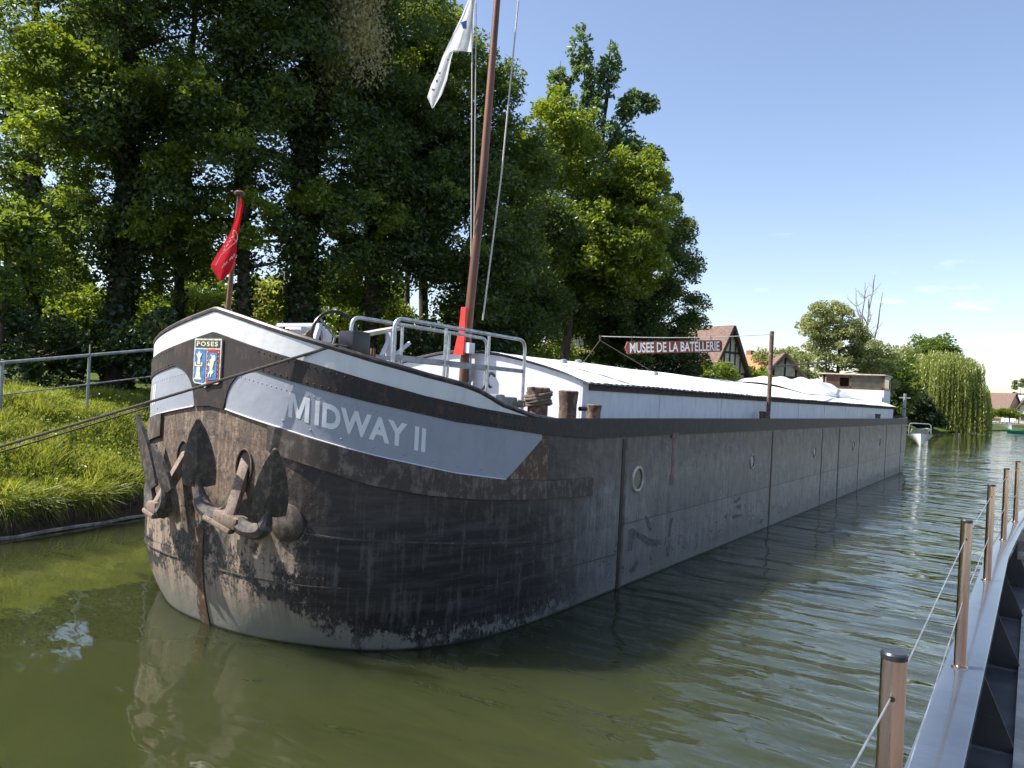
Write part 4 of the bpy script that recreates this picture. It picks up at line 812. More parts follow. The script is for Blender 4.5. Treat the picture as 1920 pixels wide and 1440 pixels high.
# two tubular handrails
def handrail(x, y0, y1, zt, zb, ym):
    mb = MB(); mb.tube(arc_pts([(x, y0, zb + 0.2), (x, y0, zt), (x, y1, zt - 0.03), (x, y1 + 0.01, zb)], 0.13, 6), 0.021, 10); h_ = mb.build('handrail', 'galv', barge)
    mb = MB(); mb.bar((x, y0 + 0.03, zt - 0.40), (x, y1 - 0.02, zt - 0.43), 0.012, 0.05); mb.build('knee_rail', 'greytube', h_)
    for y in ym: mb = MB(); mb.tube([(x, y, zb + 0.05), (x, y, zt - 0.018)], 0.018, 8); mb.build('post', 'galv', h_)
handrail(1.8, 1.22, 3.67, 3.375, 2.45, (2.06, 2.88))
handrail(1.2, 1.20, 3.66, 3.39, 2.45, (2.0, 2.86))
# hook leaning on the bulkhead, low lumps of deck gear
p0 = at_x(900, 735, 1.7); p1 = at_x(915, 718, 1.7); mb = MB(); mb.tube([p0, p1], 0.016, 6); q = at_x(921, 713, 1.7)
mb.tube([q + Vector((0, 0.085 * math.cos(a), 0.085 * math.sin(a))) for a in np.linspace(0.6, 5.0, 12)], [0.012] + [0.02] * 10 + [0.010], 6); mb.build('hook', 'blackpaint', barge)
mb = MB()
for px, py, w, h_ in ((928, 745, 0.20, 0.14), (947, 748, 0.30, 0.12), (968, 752, 0.18, 0.10)): mb.box(at_x(px, py, 1.9) + Vector((0, 0, -0.03)), (0.18, w, h_))
mb.build('chain_stopper', 'greytube', barge, bevel=0.03)

# bollards
def bollard(x, y, z, r, h, ropes=False, lean=0.0):
    mb = MB(); mb.lathe((x, y, z), [(r * 0.95, 0), (r * 0.93, h * 0.5), (r * 1.05, h * 0.9), (r * 1.08, h), (r * 0.9, h + 0.012)], 18, axis=(0, lean, 1)); return mb.build('bollard', 'bollard', barge)
bollard(2.2, 3.42, 2.36, 0.135, 0.38); bollard(2.2, 4.16, 2.35, 0.125, 0.37); bollard(2.2, 4.88, 2.35, 0.105, 0.20)
bollard(2.22, 12.95, 2.34, 0.10, 0.17); bollard(2.22, 13.3 + 15.0, 2.36, 0.10, 0.16)
mb = MB(); mb.tube([(2.30, 4.30, 2.50), (2.33, 4.42, 2.50)], 0.03, 8); mb.build('knob', 'blackpaint', barge)
mb = MB()
turns = [Vector((2.2, 3.42, 2.53 + 0.022 * (a / 6.283) * 1.6)) + Vector((math.cos(a), math.sin(a), 0)) * (0.155 + 0.012 * math.sin(a * 2.3)) + Vector((0, 0, 0.03 * math.sin(a + 0.5))) for a in np.linspace(0, 2 * math.pi * 4.5, 110)]
mb.tube(turns, 0.018, 6); o = mb.build('rope_coil', 'rope'); tag(o, 'brown rope wound round the tallest bollard beside the handrail', 'rope')

# side pole that carries the sign wire, with its spar
mb = MB(); mb.tube([(2.2, 13.38, 2.32), (2.2, 13.34, 4.37)], 0.050, 10); sp_ = mb.build('side_pole', 'rust', barge)
mb = MB(); mb.tube([(2.2, 13.36, 3.55), at_x(1560, 678, -0.5)], [0.030, 0.016], 8); mb.build('spar', 'timber', sp_)
# A-frame on the roof
ap = at_x(1125, 638, 0.0); fl, fr_ = at_x(1092, 672, 0.0), at_x(1228, 697, 0.0); fr_.z = 3.27; fl.z = 3.27
mb = MB(); mb.tube([fl, ap, fr_], 0.009, 6); mb.tube([ap, ap + Vector((0, 0, 0.10))], 0.025, 6); mb.build('wire_frame', 'timber', barge)
mb = MB(); P0 = ap + Vector((0, 0, 0.08)); P1 = Vector((2.2, 13.35, 4.30)); wire = [P0.lerp(P1, f) + Vector((0, 0, -0.05 * math.sin(math.pi * f))) for f in np.linspace(0, 1, 14)]
mb.tube(wire, 0.008, 5); wr_ = mb.build('sign_wire', 'cord', barge)
# museum sign hanging on the wire
def line_at(px):
    lo, hi = 0.0, 1.0
    inv = cam.matrix_world.inverted()
    for _ in range(40):
        m = (lo + hi) / 2; q = inv @ P0.lerp(P1, m); x = 960 + F * q.x / -q.z
        if x < px: lo = m
        else: hi = m
    return P0.lerp(P1, lo)
SA, SB = line_at(1166), line_at(1352); ax = (SB - SA); SLN = ax.length; ax.normalize(); nS = Vector((ax.y, -ax.x, 0)).normalized(); upS = nS.cross(ax) * -1
if upS.z < 0: upS = -upS
sign = thing('museum_sign', (SA + SB) / 2, 'long brown red board with white museum lettering hung from the wire over the roof', 'sign')
dr = 0.10
def sp2(x, y, o=0.0): return SA + ax * x + upS * (y - dr - 0.27) + nS * o
HS = 0.255
mb = MB(); mb.poly([sp2(0.06, HS / 2), sp2(0.12, 0), sp2(SLN - 0.05, 0), sp2(SLN, 0.04), sp2(SLN, HS - 0.04), sp2(SLN - 0.05, HS), sp2(0.12, HS)], nS, 0.03); mb.build('board', 'signred', sign, smooth=False)
vs, fs = text_polys('MUSEE DE LA BATELLERIE', 0.3, 0.006, 1.0); x0, x1, y0, y1 = text_extent(vs); mb = MB()
mb.add([sp2(0.17 + (SLN - 0.25) * (x - x0) / (x1 - x0), 0.022 + (HS - 0.044) * (y - y0) / (y1 - y0), 0.034) for x, y in vs], fs); mb.build('lettering', 'plainwhite', sign, smooth=False)
for k in (0.25, SLN - 0.3): mb = MB(); mb.tube([sp2(k, HS), sp2(k, HS + dr + 0.01)], 0.008, 5); mb.build('hanger', 'timber', sign)

# wheelhouse aft
WY0, WY1 = 34.4, 36.3
wh = MB(); wh.box((0.15, 35.35, 2.95), (2.7, 1.9, 1.3)); whs = wh.build('wheelhouse', 'coaming', barge, smooth=False)
mb = MB()
for x in (-1.15, 1.45):
    for y in (34.45, 36.25): mb.box((x, y, 3.93), (0.10, 0.10, 0.66))
mb.box((0.15, 34.43, 3.66), (2.7, 0.06, 0.12)); mb.box((1.47, 35.35, 3.66), (0.06, 1.9, 0.12)); mb.box((-1.17, 35.35, 3.66), (0.06, 1.9, 0.12)); mb.box((0.15, 34.43, 4.2), (2.7, 0.06, 0.12)); mb.box((1.47, 35.35, 4.2), (0.06, 1.9, 0.12)); mb.box((0.15, 36.27, 3.93), (2.5, 0.05, 0.66)); mb.box((-0.75, 34.43, 3.93), (0.62, 0.05, 0.54)); mb.box((0.05, 34.43, 3.93), (0.08, 0.06, 0.54)); mb.build('window_frame', 'wheelwood', whs, smooth=False)
mb = MB(); mb.box((0.68, 34.415, 3.93), (1.42, 0.02, 0.44)); mb.build('window', 'glass', whs, smooth=False)
mb = MB(); mb.box((1.46, 35.35, 3.93), (0.02, 1.7, 0.44)); mb.build('window', 'glass', whs, smooth=False)
mb = MB(); mb.box((0.05, 35.35, 4.30), (3.0, 2.2, 0.06)); mb.build('wheelhouse_roof', 'beige', whs, bevel=0.02)
mb = MB(); mb.box((1.0, 34.3, 3.0), (0.9, 0.12, 0.75)); mb.build('hatch_step', 'plainwhite', whs, bevel=0.02)
mb = MB(); mb.tube([(2.05, 37.0, 2.4), (2.05, 37.0, 3.55)], 0.07, 8); mb.box((2.05, 37.0, 3.35), (0.5, 0.06, 0.06)); mb.build('stern_post', 'greytube', barge)
mb = MB(); mb.tube([(2.3, 34.0, 2.4), (2.3, 34.0, 2.85), (2.2, 36.8, 2.8)], 0.03, 6); mb.build('stern_rail', 'timber', barge)

# white tarpaulin heaped on the after end of the roof
mb = MB()
def tp(u, v):
    y = 19.5 + 13 * v; x = -1.7 + 3.2 * u; e = math.sin(math.pi * u) ** 0.8 * (1 - abs(2 * v - 0.75) ** 1.6 if abs(2 * v - 0.75) < 1 else 0)
    e = max(e, 0.0) * min(1, 0.30 + v / 0.2); f = 0.50 * e * (0.85 + 0.22 * math.sin(9 * v + 4 * u) + 0.12 * math.sin(23 * u + 3) + 0.10 * math.sin(31 * v + 11 * u))
    return (x, y, roofz(x) + 0.03 + max(f, 0))
mb.grid(tp, 36, 60); o = mb.build('tarpaulin', 'tarp'); tag(o, 'crumpled white tarpaulin heaped on the far end of the cargo roof', 'tarpaulin')

# halyards and flags
hal = MB(); ha0, ha1 = at_x(883, 560, -0.05), at_x(886, -60, -0.12); hal.tube([ha0, ha1], 0.010, 5); hal.tube([ha0 + Vector((0.05, 0, 0)), ha1 + Vector((0.08, 0, 0))], 0.008, 5); o = hal.build('halyard', 'cord'); tag(o, 'thin pale halyard doubled up left of the mast, holding the white flag', 'rope')
hb = MB(); hb.tube([at_x(905, 600, 0.12), at_x(940, 330, 0.25), at_x(978, -60, 0.45)], 0.014, 6); o = hb.build('stay_rope', 'cord'); tag(o, 'pale stay rope slanting up right of the mast', 'rope')
def flag_from(rows, name, mat, X, label, depth=0.10, waves=3.0, nu=14):
    """rows of (left px, right px) pairs from top to bottom give the folded cloth; depth varies with the folds"""
    mb = MB(); m = len(rows)
    def fn(u, v):
        i = v * (m - 1); a = min(int(i), m - 2); f = i - a; L = Vector(rows[a][0]).lerp(Vector(rows[a + 1][0]), f); Rr = Vector(rows[a][1]).lerp(Vector(rows[a + 1][1]), f); q = L.lerp(Rr, u)
        return tuple(at_x(q.x, q.y, X + depth * math.sin(u * math.pi * waves + v * 2.5) * (0.4 + 0.6 * v)))
    mb.grid(fn, nu, (m - 1) * 6); o = mb.build(name, mat); return o, fn
wf, _ = flag_from([((905, -40), (888, -40)), ((878, 0), (890, 0)), ((866, 30), (888, 40)), ((850, 62), (887, 75)), ((838, 88), (886, 98)), ((829, 108), (851, 93)), ((820, 135), (846, 110)), ((808, 160), (838, 150)), ((801, 182), (828, 178)), ((810, 203), (812, 203))], 'white_flag', 'whiteflag', -0.15, '')
tag(wf, 'limp white flag with small dark marks hanging high left of the mast', 'flag')
mb = MB()
for px, py, sx_, sy_ in ((812, 168, 6, 4), (819, 152, 4, 5), (824, 137, 4, 3), (840, 112, 4, 4)):
    c = [at_x(px + dx, py + dy, -0.03) for dx, dy in ((-sx_ / 2, -sy_ / 2), (sx_ / 2, -sy_ / 3), (sx_ / 2, sy_ / 2), (-sx_ / 3, sy_ / 2))]; mb.poly(c, (1, -0.3, 0), 0.002)
mb.build('dark_marks', 'greytube', wf, smooth=False)
mb = MB(); c = [at_x(px, py, -0.03) for px, py in ((864, 42), (875, 38), (875, 54), (868, 54))]; mb.poly(c, (1, -0.3, 0), 0.002); mb.build('blue_mark', 'crestblue', wf, smooth=False)
rf, rfn = flag_from([((451, 372), (457, 374)), ((446, 390), (456, 392)), ((440, 412), (450, 420)), ((432, 434), (446, 445)), ((420, 456), (444, 462)), ((405, 480), (443, 480)), ((395, 497), (440, 495)), ((403, 514), (434, 508)), ((411, 527), (418, 524))], 'red_flag', 'redflag', 0.06, '', 0.035, 2.0)
tag(rf, 'limp red pennant with white writing on the short wooden flagpole at the bow', 'flag')
vs, fs = text_polys('06.90.', 0.3, 0.003, 1.05); x0, x1, y0, y1 = text_extent(vs); mb = MB(); cdir = (CAM - Vector(rfn(0.5, 0.6))).normalized()
def rpt(px, py, o=0.045): return at_x(px, py, 0.06 + o)
mb.add([rpt(415 + 26 * (x - x0) / (x1 - x0) + 3 * (y - y0) / (y1 - y0), 504 - 24 * (x - x0) / (x1 - x0) - 8 * (y - y0) / (y1 - y0)) for x, y in vs], fs)
ell = [rpt(441 + 4 * math.cos(a) + 1.5 * math.sin(a), 442 + 10 * math.sin(a)) for a in np.linspace(0, 2 * math.pi, 18, endpoint=False)]; mb.tube(ell, 0.004, 4, closed=True)
for i in range(4): mb.tube([rpt(419 + 5 * i, 470 - 8 * i), rpt(423 + 5 * i, 466 - 8 * i), rpt(421 + 5 * i, 462 - 8 * i)], 0.004, 4)
mb.tube([rpt(404, 498), rpt(414, 478), rpt(432, 462), rpt(444, 452)], 0.003, 4)
mb.build('lettering', 'plainwhite', rf, smooth=False)

# mooring ropes from the fairlead over the bulwark to the left bank
ra = hull(1.62, ztop(1.62) + 0.035, 0.01); r1 = at_d(-740, 1046, 8.3); r2 = r1 + Vector((-0.05, 0.04, -0.05))
def sag(a, b, k, n=26): return [a.lerp(b, f) + Vector((0, 0, -k * math.sin(math.pi * f))) for f in np.linspace(0, 1, n)]
inb = Vector((1.25, 1.2, 3.05))
mb = MB(); mb.tube([inb, ra] + sag(ra, r1, 0.04)[1:], 0.015, 7); o = mb.build('mooring_rope', 'ropedark'); tag(o, 'dark mooring rope running from the bulwark rail across the bow to the left bank', 'rope', 'mooring ropes from the bow')
rb = Vector((-2.38, 1.75, 2.42)); mb = MB(); mb.tube(sag(rb, r2, 0.05), 0.012, 7); o = mb.build('mooring_rope', 'ropedark'); tag(o, 'thinner dark mooring rope leaving the far side of the bow just above the left anchor', 'rope', 'mooring ropes from the bow')

# ------------------------------------------------------------------ anchors
def anchor(hs, shank_in, crown, palms, label, face=None):
    """palms: two (tip, foot) point pairs; crown: point where the arms meet"""
    t = thing('anchor', crown, label, 'anchor', 'anchors hanging at the bow'); crown = Vector(crown); a = Vector(shank_in)
    mb = MB(); d = (crown - a).normalized(); mb.bar(a - d * 0.25, crown + d * 0.02, 0.105, 0.105); mb.build('shank', 'shank', t, bevel=0.016)
    cd_ = (palms[1][1] - palms[0][1]).normalized()
    mb = MB(); c0, c1 = crown - cd_ * 0.17, crown + cd_ * 0.17; fw = Vector((0, -1, 0)); 
    mb.bar(c0 + Vector((0, 0, -0.03)), c1 + Vector((0, 0, -0.03)), 0.17, 0.12); mb.bar(crown + cd_ * -0.30 + Vector((0, -0.05, -0.08)), crown + cd_ * 0.10 + Vector((0, -0.05, -0.12)), 0.10, 0.06)
    mb.build('crown', 'shank', t, bevel=0.03)
    for k, (tip, foot) in enumerate(palms):
        ax_ = (tip - foot); L = ax_.length; ax_.normalize(); side = cd_ * (1 if k else -1); fd = Vector(face) if face else cd_; wv = fd - ax_ * fd.dot(ax_); wv.normalize(); nv = ax_.cross(wv); 
        if nv.y > 0: nv = -nv
        # arm sweeping from the crown up under the palm
        arm = [crown + side * 0.12 + Vector((0, 0, -0.03)), crown + side * 0.24 + Vector((0, 0, -0.07)), foot + Vector((0, 0, -0.17)) - side * 0.07, foot + Vector((0, 0, -0.04)) - side * 0.01, foot + ax_ * L * 0.3 + nv * 0.005, foot + ax_ * L * 0.75 + nv * 0.005, tip - ax_ * 0.02]
        mb = MB(); mb.tube([p for p in arc_pts(arm, 0.08, 3)], [0.080 if i < 9 else max(0.028, 0.080 - 0.011 * (i - 8)) for i in range(len(arc_pts(arm, 0.08, 3)))], 8); mb.build('arm', 'anchor', t)
        wid = 0.165; out = [(0, 1.0), (0.10, 0.99), (0.48, 0.80), (0.76, 0.58), (0.95, 0.36), (1.0, 0.20), (0.96, 0.02), (0.5, 0.0)]
        loop = [(w, h) for w, h in out] + [(-w, h) for w, h in reversed(out) if w > 0]
        vs_, fs_ = [], []
        for o_ in (0.0, 0.035):
            for w, h in loop: vs_.append(foot + ax_ * (L * h) + wv * (wid * w) + nv * (o_ - 0.05 * abs(w)))
        kk = len(loop); ctr0 = [foot + ax_ * (L * 0.35) + nv * 0.0, foot + ax_ * (L * 0.35) + nv * 0.05]; vs_ += ctr0
        for i in range(kk): j = (i + 1) % kk; fs_ += [(2 * kk, i, j), (2 * kk + 1, kk + i, kk + j), (i, j, kk + j, kk + i)]
        mb = MB(); mb.add(vs_, fs_); mb.build('fluke', 'anchor', t, smooth=False)
    return t
sbc = at_y(432, 968, 0.16)
anchor(0.62, hull(0.62, 1.74), sbc, [(at_y(372, 785, 0.02), at_y(372, 912, 0.12)), (at_y(517, 840, 0.10), at_y(503, 968, 0.20))], 'rusty black iron anchor hanging in front of the stem under the coat of arms', (0.74, 0.67, 0))
ptc = at_y(297, 945, 0.14)
anchor(-0.42, hull(-0.42, 1.74), ptc, [(at_y(259, 775, 0.22), at_y(283, 918, 0.25)), (at_y(288, 832, 0.02), at_y(312, 925, 0.08))], 'iron anchor at the left edge of the bow, overlapping the grassy bank')

# ------------------------------------------------------------------ the vessel we stand on
vx = [(-8, 6.90), (-4, 6.95), (0, 6.97), (3, 6.98), (5, 7.05), (6.5, 7.13), (8, 7.28), (9.5, 7.55), (11, 8.0), (12.5, 8.8), (13.2, 10.0)]
vy_, vx_ = [p[0] for p in vx], [p[1] for p in vx]
def vline(y, off=0.0, z=0.0): return Vector((float(np.interp(y, vy_, vx_)) + off, y, z))
ves = thing('passenger_boat', (8.5, 2, 0), 'blue grey passenger boat side at the right edge, with steel wire posts on its rail', 'boat')
VY = list(np.linspace(-8, 12.5, 80))
mb = MB(); vs, fs = [], []
for y in VY:
    for o_, z in ((-0.01, 1.46), (-0.012, 1.545), (0.0, 1.55), (0.135, 1.55), (0.145, 1.543), (0.145, 1.50)): vs.append(vline(y, o_, z))
for i in range(len(VY) - 1):
    for j in range(5): fs.append((i * 6 + j, (i + 1) * 6 + j, (i + 1) * 6 + j + 1, i * 6 + j + 1))
mb.add(vs, fs); mb.build('cap_plate', 'capsteel', ves)
mb = MB(); mb.grid(lambda u, v: vline(-8 + 20.5 * u, 0.0 + 0.25 * (1 - v), -0.3 + 1.77 * v), 80, 3); mb.build('side_plating', 'darkhull', ves)
mb = MB(); mb.grid(lambda u, v: vline(-8 + 20.5 * u, 0.05, 1.05 + 0.47 * v), 80, 1); mb.build('bulwark_lining', 'darkhull', ves)
mb = MB(); mb.grid(lambda u, v: vline(-8 + 20.5 * u, 0.04 + 4.2 * v * (1 if u < 0.8 else max(0.05, (1 - u) * 5)), 1.06), 60, 2); mb.build('deck', 'vesseldeck', ves)
for y in (-1.9, -0.1, 1.4, 2.9, 4.4):
    mb = MB(); b0 = vline(y); mb.poly([(b0.x + 0.05, y, 1.07), (b0.x + 0.05, y, 1.49), (b0.x + 0.10, y, 1.49), (b0.x + 0.28, y, 1.07)], (0, 1, 0), 0.012); mb.build('bulwark_stay', 'darkhull', ves, smooth=False)
b0 = vline(6.3); mb = MB(); mb.box((7.36, 5.9, 1.40), (0.40, 0.75, 0.10)); mb.box((7.40, 5.9, 1.22), (0.32, 0.60, 0.28)); mb.build('deck_box', 'beige', ves, bevel=0.012)
mb = MB(); mb.box((7.26, 4.5, 1.19), (0.14, 0.16, 0.26)); mb.box((7.27, 4.5, 1.345), (0.20, 0.24, 0.05)); mb.build('deck_bracket', 'beige', ves, bevel=0.01)
mb = MB(); mb.box((7.27, 0.6, 1.08), (0.07, 5.2, 0.04)); mb.build('deck_batten', 'beige', ves)
PY = [(-2.89, 0.035), (-0.52, 0), (1.76, 0), (3.95, 0), (5.55, 0.0), (7.3, 0.0)]
first = None
for i, (y, dx) in enumerate(PY):
    if first is None:
        first = MB(); b0 = vline(y, 0.05 + dx); first.tube([(b0.x, y, 1.545), (b0.x, y, 2.215)], 0.0243, 20, cap=False); first = first.build('rail_post', 'steelpost', ves)
        mb = MB(); mb.lathe((b0.x, y, 2.205), [(0.022, 0.0), (0.0252, 0.004), (0.0252, 0.013), (0.022, 0.017)], 20); cap_ = mb.build('end_cap', 'blackpaint', first)
        mb = MB(); mb.lathe((b0.x, y, 1.55), [(0.034, 0.0), (0.034, 0.006), (0.026, 0.012)], 20); fl_ = mb.build('foot_ring', 'steelpost', first)
        mb = MB(); dv = (CAM - Vector((b0.x, y, 2.1))); dv.z = 0; dv.normalize(); sdv = Vector((-dv.y, dv.x, 0)); mb.lathe(Vector((b0.x, y, 2.135)) + dv * 0.0238, [(0.0055, 0.0), (0.0055, 0.0012)], 10, axis=tuple(dv)); mb.build('wire_hole', 'dark', first)
        pbase = b0
    else:
        b0 = vline(y, 0.05 + dx); c = copy_tree(first, ves); c.location = b0 - pbase
wz = ((2.135, 0.0019), (1.85, 0.0019))
for z, r_ in wz:
    mb = MB(); pts = [vline(-8.5, 0.085, z)] + [vline(y, 0.05 + dx, z) for y, dx in PY]; mb.tube(pts, r_, 6); mb.build('guard_wire', 'galv', ves)

# ------------------------------------------------------------------ far left bank: houses, boats, trees
def house(c, w, l, hw, hr, rz, label, roofm='tile', wallm='plaster', timbers=True, group='houses along the river', name='timbered_house', chim=True):
    """w across the gable, l along the ridge; the gable faces local -Y"""
    c = Vector(c); h = thing(name, c, label, 'house', group); Q = Matrix.Rotation(rz, 3, 'Z'); P = lambda x, y, z: c + Q @ Vector((x, y, z))
    mb = MB(); g = [(-w / 2, 0), (w / 2, 0), (w / 2, hw), (0, hr), (-w / 2, hw)]
    mb.add([P(x, -l / 2, z) for x, z in g] + [P(x, l / 2, z) for x, z in g], [(0, 1, 2, 3, 4), (9, 8, 7, 6, 5), (0, 5, 6, 1), (1, 6, 7, 2), (2, 7, 8, 3), (3, 8, 9, 4), (4, 9, 5, 0)]); mb.build('wall', wallm, h, smooth=False)
    mb = MB(); ov = 0.5; sl = (hr - hw) / (w / 2)
    for sg in (1, -1):
        e = w / 2 + ov; ze = hw - sl * ov; q = [P(0, -l / 2 - ov, hr + 0.12), P(sg * e, -l / 2 - ov, ze + 0.12), P(sg * e, l / 2 + ov, ze + 0.12), P(0, l / 2 + ov, hr + 0.12)]
        mb.poly(q, Q @ Vector((sg * sl, 0, 1)), 0.14)
    rf_ = mb.build('roof', roofm, h, smooth=False)
    if chim: mb = MB(); mb.box(P(w * 0.18, l * 0.1, hr + 0.1), (0.7, 0.7, 1.5), rz); mb.build('chimney', 'brick', rf_, smooth=False)
    if timbers:
        mb = MB(); y = -l / 2 - 0.03
        for sg in (1, -1): mb.bar(P(0, y - 0.42, hr), P(sg * (w / 2 + 0.42), y - 0.42, hw - sl * 0.42), 0.08, 0.28)
        for x in np.linspace(-w / 2 + 0.12, w / 2 - 0.12, 7): zt = hw + (hr - hw) * (1 - abs(x) / (w / 2)); mb.bar(P(x, y, 0.1), P(x, y, zt - 0.1), 0.06, 0.17)
        for z in (hw * 0.52, hw, hw + (hr - hw) * 0.45): ww = w / 2 if z <= hw else w / 2 * (1 - (z - hw) / (hr - hw)); mb.bar(P(-ww, y - 0.02, z), P(ww, y - 0.02, z), 0.06, 0.18)
        for sg in (1, -1): mb.bar(P(sg * w * 0.45, y - 0.01, hw * 0.55), P(sg * w * 0.3, y - 0.01, hw * 0.98), 0.05, 0.15)
        x = w / 2 + 0.03
        for yy in np.linspace(-l / 2 + 0.15, l / 2 - 0.15, 7): mb.bar(P(x, yy, 0.1), P(x, yy, hw), 0.06, 0.17, up=(1, 0, 0))
        mb.build('timber_frame', 'timber', h, smooth=False)
    for x, z, a, b in ((0, hw + 0.35, 0.9, 1.1), (-w * 0.22, hw * 0.65, 0.9, 1.1), (w * 0.22, hw * 0.65, 0.9, 1.1)):
        mb = MB(); mb.box(P(x, -l / 2 - 0.04, z), (a + 0.2, 0.12, b + 0.2), rz); fr = mb.build('window', 'plainwhite', h, smooth=False); mb = MB(); mb.box(P(x, -l / 2 - 0.11, z), (a, 0.03, b), rz); mb.build('pane', 'glass', fr, smooth=False)
    return h
p = at_d(1350, 690, 70); house((p.x - 1.7, p.y + 1.0, 1.2), 4.6, 5.4, 4.1, 8.2, R(68), 'half timbered house with steep brown tiled roof beside the dark tree and sign', 'tile', chim=False)
p = at_d(1452, 700, 76); house((p.x + 0.2, p.y + 1.5, 1.2), 6.4, 6.0, 2.4, 6.3, R(22), 'cream half timbered house partly hidden behind the side pole', 'tile', chim=False)
p = at_d(1405, 700, 95); house((p.x, p.y, 1.2), 6.5, 9, 3.5, 7.2, R(70), 'house with orange tiled roof glimpsed between the two timbered houses', 'orangetile', timbers=False, name='tiled_house')
p = at_d(1065, 690, 62); house((p.x, p.y, 1.5), 8, 7, 3.6, 6.0, R(40), 'pale house mostly hidden behind the big yellow green tree', 'tile', timbers=False, name='pale_house')
def at_g(px, py, d): p = at_d(px, py, d); return Vector((p.x, p.y, 1.1))
house(at_g(1862, 780, 205), 7.5, 11.5, 1.6, 7.6, R(55), 'far house with a big steep red roof right of the weeping willow', 'tile', timbers=False, name='red_roofed_house', chim=False)
house(at_g(1893, 780, 208), 8.5, 8.5, 1.6, 7.4, R(55), 'far house with a pale slate roof next to the red roof', 'slate', timbers=False, name='slate_roofed_house', chim=False)
house(at_g(1930, 780, 200), 8, 8, 2.4, 8.2, R(5), 'far cream gabled house at the right edge of the photo', 'tile', timbers=True)

GF = 'trees along the far left bank'
def ftree(px, d, parts, label, mat, name, **k):
    p = at_d(px, 790, d); g = ground_z(p.x, p.y) if p.y < 170 else 1.0
    return tree(name, (p.x, p.y, max(g, 0.3)), [E(a, b, d + random.uniform(-1, 1), rx, rz) for a, b, rx, rz in parts], label, mat, GF, **k)
ftree(1560, 88, [(1555, 610, 3.0, 2.8), (1590, 650, 3.6, 2.6), (1515, 680, 3.0, 2.2), (1632, 668, 2.8, 2.6), (1550, 580, 1.6, 1.4), (1640, 715, 2.6, 2.0)], 'silvery green willow behind the wheelhouse', 'leaf_silver', 'silver_willow_tree', r=0.3, clumps=230, per=110, cr=0.85, size=0.16, limbs=36)
ftree(1665, 98, [(1660, 700, 3.2, 2.2), (1655, 745, 3.0, 2.6), (1690, 730, 2.4, 2.2), (1685, 680, 1.6, 1.3)], 'olive bushy tree between the silver willow and the weeping willow', 'leaf_mid', 'bushy_tree', r=0.25, clumps=110, per=150, cr=1.1, size=0.2)
ftree(1480, 92, [(1478, 690, 2.6, 2.4), (1450, 670, 2.0, 1.6)], 'pale green tree just right of the side pole', 'leaf_silver', 'silver_willow_tree', r=0.2, clumps=60, per=150, cr=1.0, size=0.19)
ftree(1740, 125, [(1745, 660, 4.0, 2.4), (1765, 650, 2.4, 2.2)], 'darker treetop poking up behind the weeping willow', 'leaf_mid', 'bushy_tree', r=0.25, clumps=60, per=130, cr=1.2, size=0.22)
ftree(1690, 120, [(1690, 680, 3.6, 2.6), (1655, 700, 3.2, 2.4), (1715, 690, 3.0, 2.2)], 'pale green tree filling the skyline left of the weeping willow', 'leaf_silver', 'silver_willow_tree', r=0.2, clumps=130, per=110, cr=0.95, size=0.19)
ftree(1712, 104, [(1712, 770, 2.4, 3.0), (1735, 785, 1.8, 2.2)], 'very dark hanging shrub at the water behind the motorboat', 'ivy', 'waterside_shrub', r=0.15, clumps=70, per=150, cr=1.0, size=0.2)
for px, py, d, rx, rz, lb in ((1416, 712, 72, 1.6, 1.1, 'green bush between the two timbered houses'), (1858, 772, 185, 3.0, 1.5, 'bright garden bush under the red roof'), (1893, 775, 188, 2.6, 1.2, 'bright garden bush under the slate roof'), (1915, 730, 235, 3.0, 3.2, 'distant bluish treetop above the slate roof'), (1885, 800, 172, 2.5, 0.8, 'low dark hedge behind the white garden chairs')):
    p = at_d(px, py, d); tree('garden_bush', (p.x, p.y, 0.9), [(p.x, p.y, p.z, rx, rx, rz)], lb, 'leaf_mid' if d > 200 or d == 172 else 'leaf_bright', GF, 0.1, 26, 120, 0.8, 0.2, 8, cat='bush')
# bare dead tree
b0 = at_d(1610, 700, 93); t = thing('dead_tree', (b0.x, b0.y, 0.9), 'bare leafless tree standing up behind the silver willow', 'tree', GF); mb = MB()
b0.z = 0.9
mains = [(1605, 545), (1622, 530), (1640, 515), (1655, 548), (1628, 560)]
for px, py in mains:
    tip = at_d(px, py, 93); pp = limb(mb, b0, tip, 0.22, 0.03, 0.08, 6, 9)
    for k in range(10):
        s0 = pp[random.randint(4, 8)]; q = s0 + Vector((random.uniform(-1.6, 1.6), random.uniform(-1.6, 1.6), random.uniform(0.4, 2.2))); pq = limb(mb, s0, q, 0.05, 0.015, 0.2, 4, 4)
        for _ in range(3): s1 = pq[random.randint(1, 4)]; limb(mb, s1, s1 + Vector((random.uniform(-.8, .8), random.uniform(-.8, .8), random.uniform(0, 1.0))), 0.022, 0.008, 0.2, 3, 3)
mb.build('trunk', 'deadwood', t)
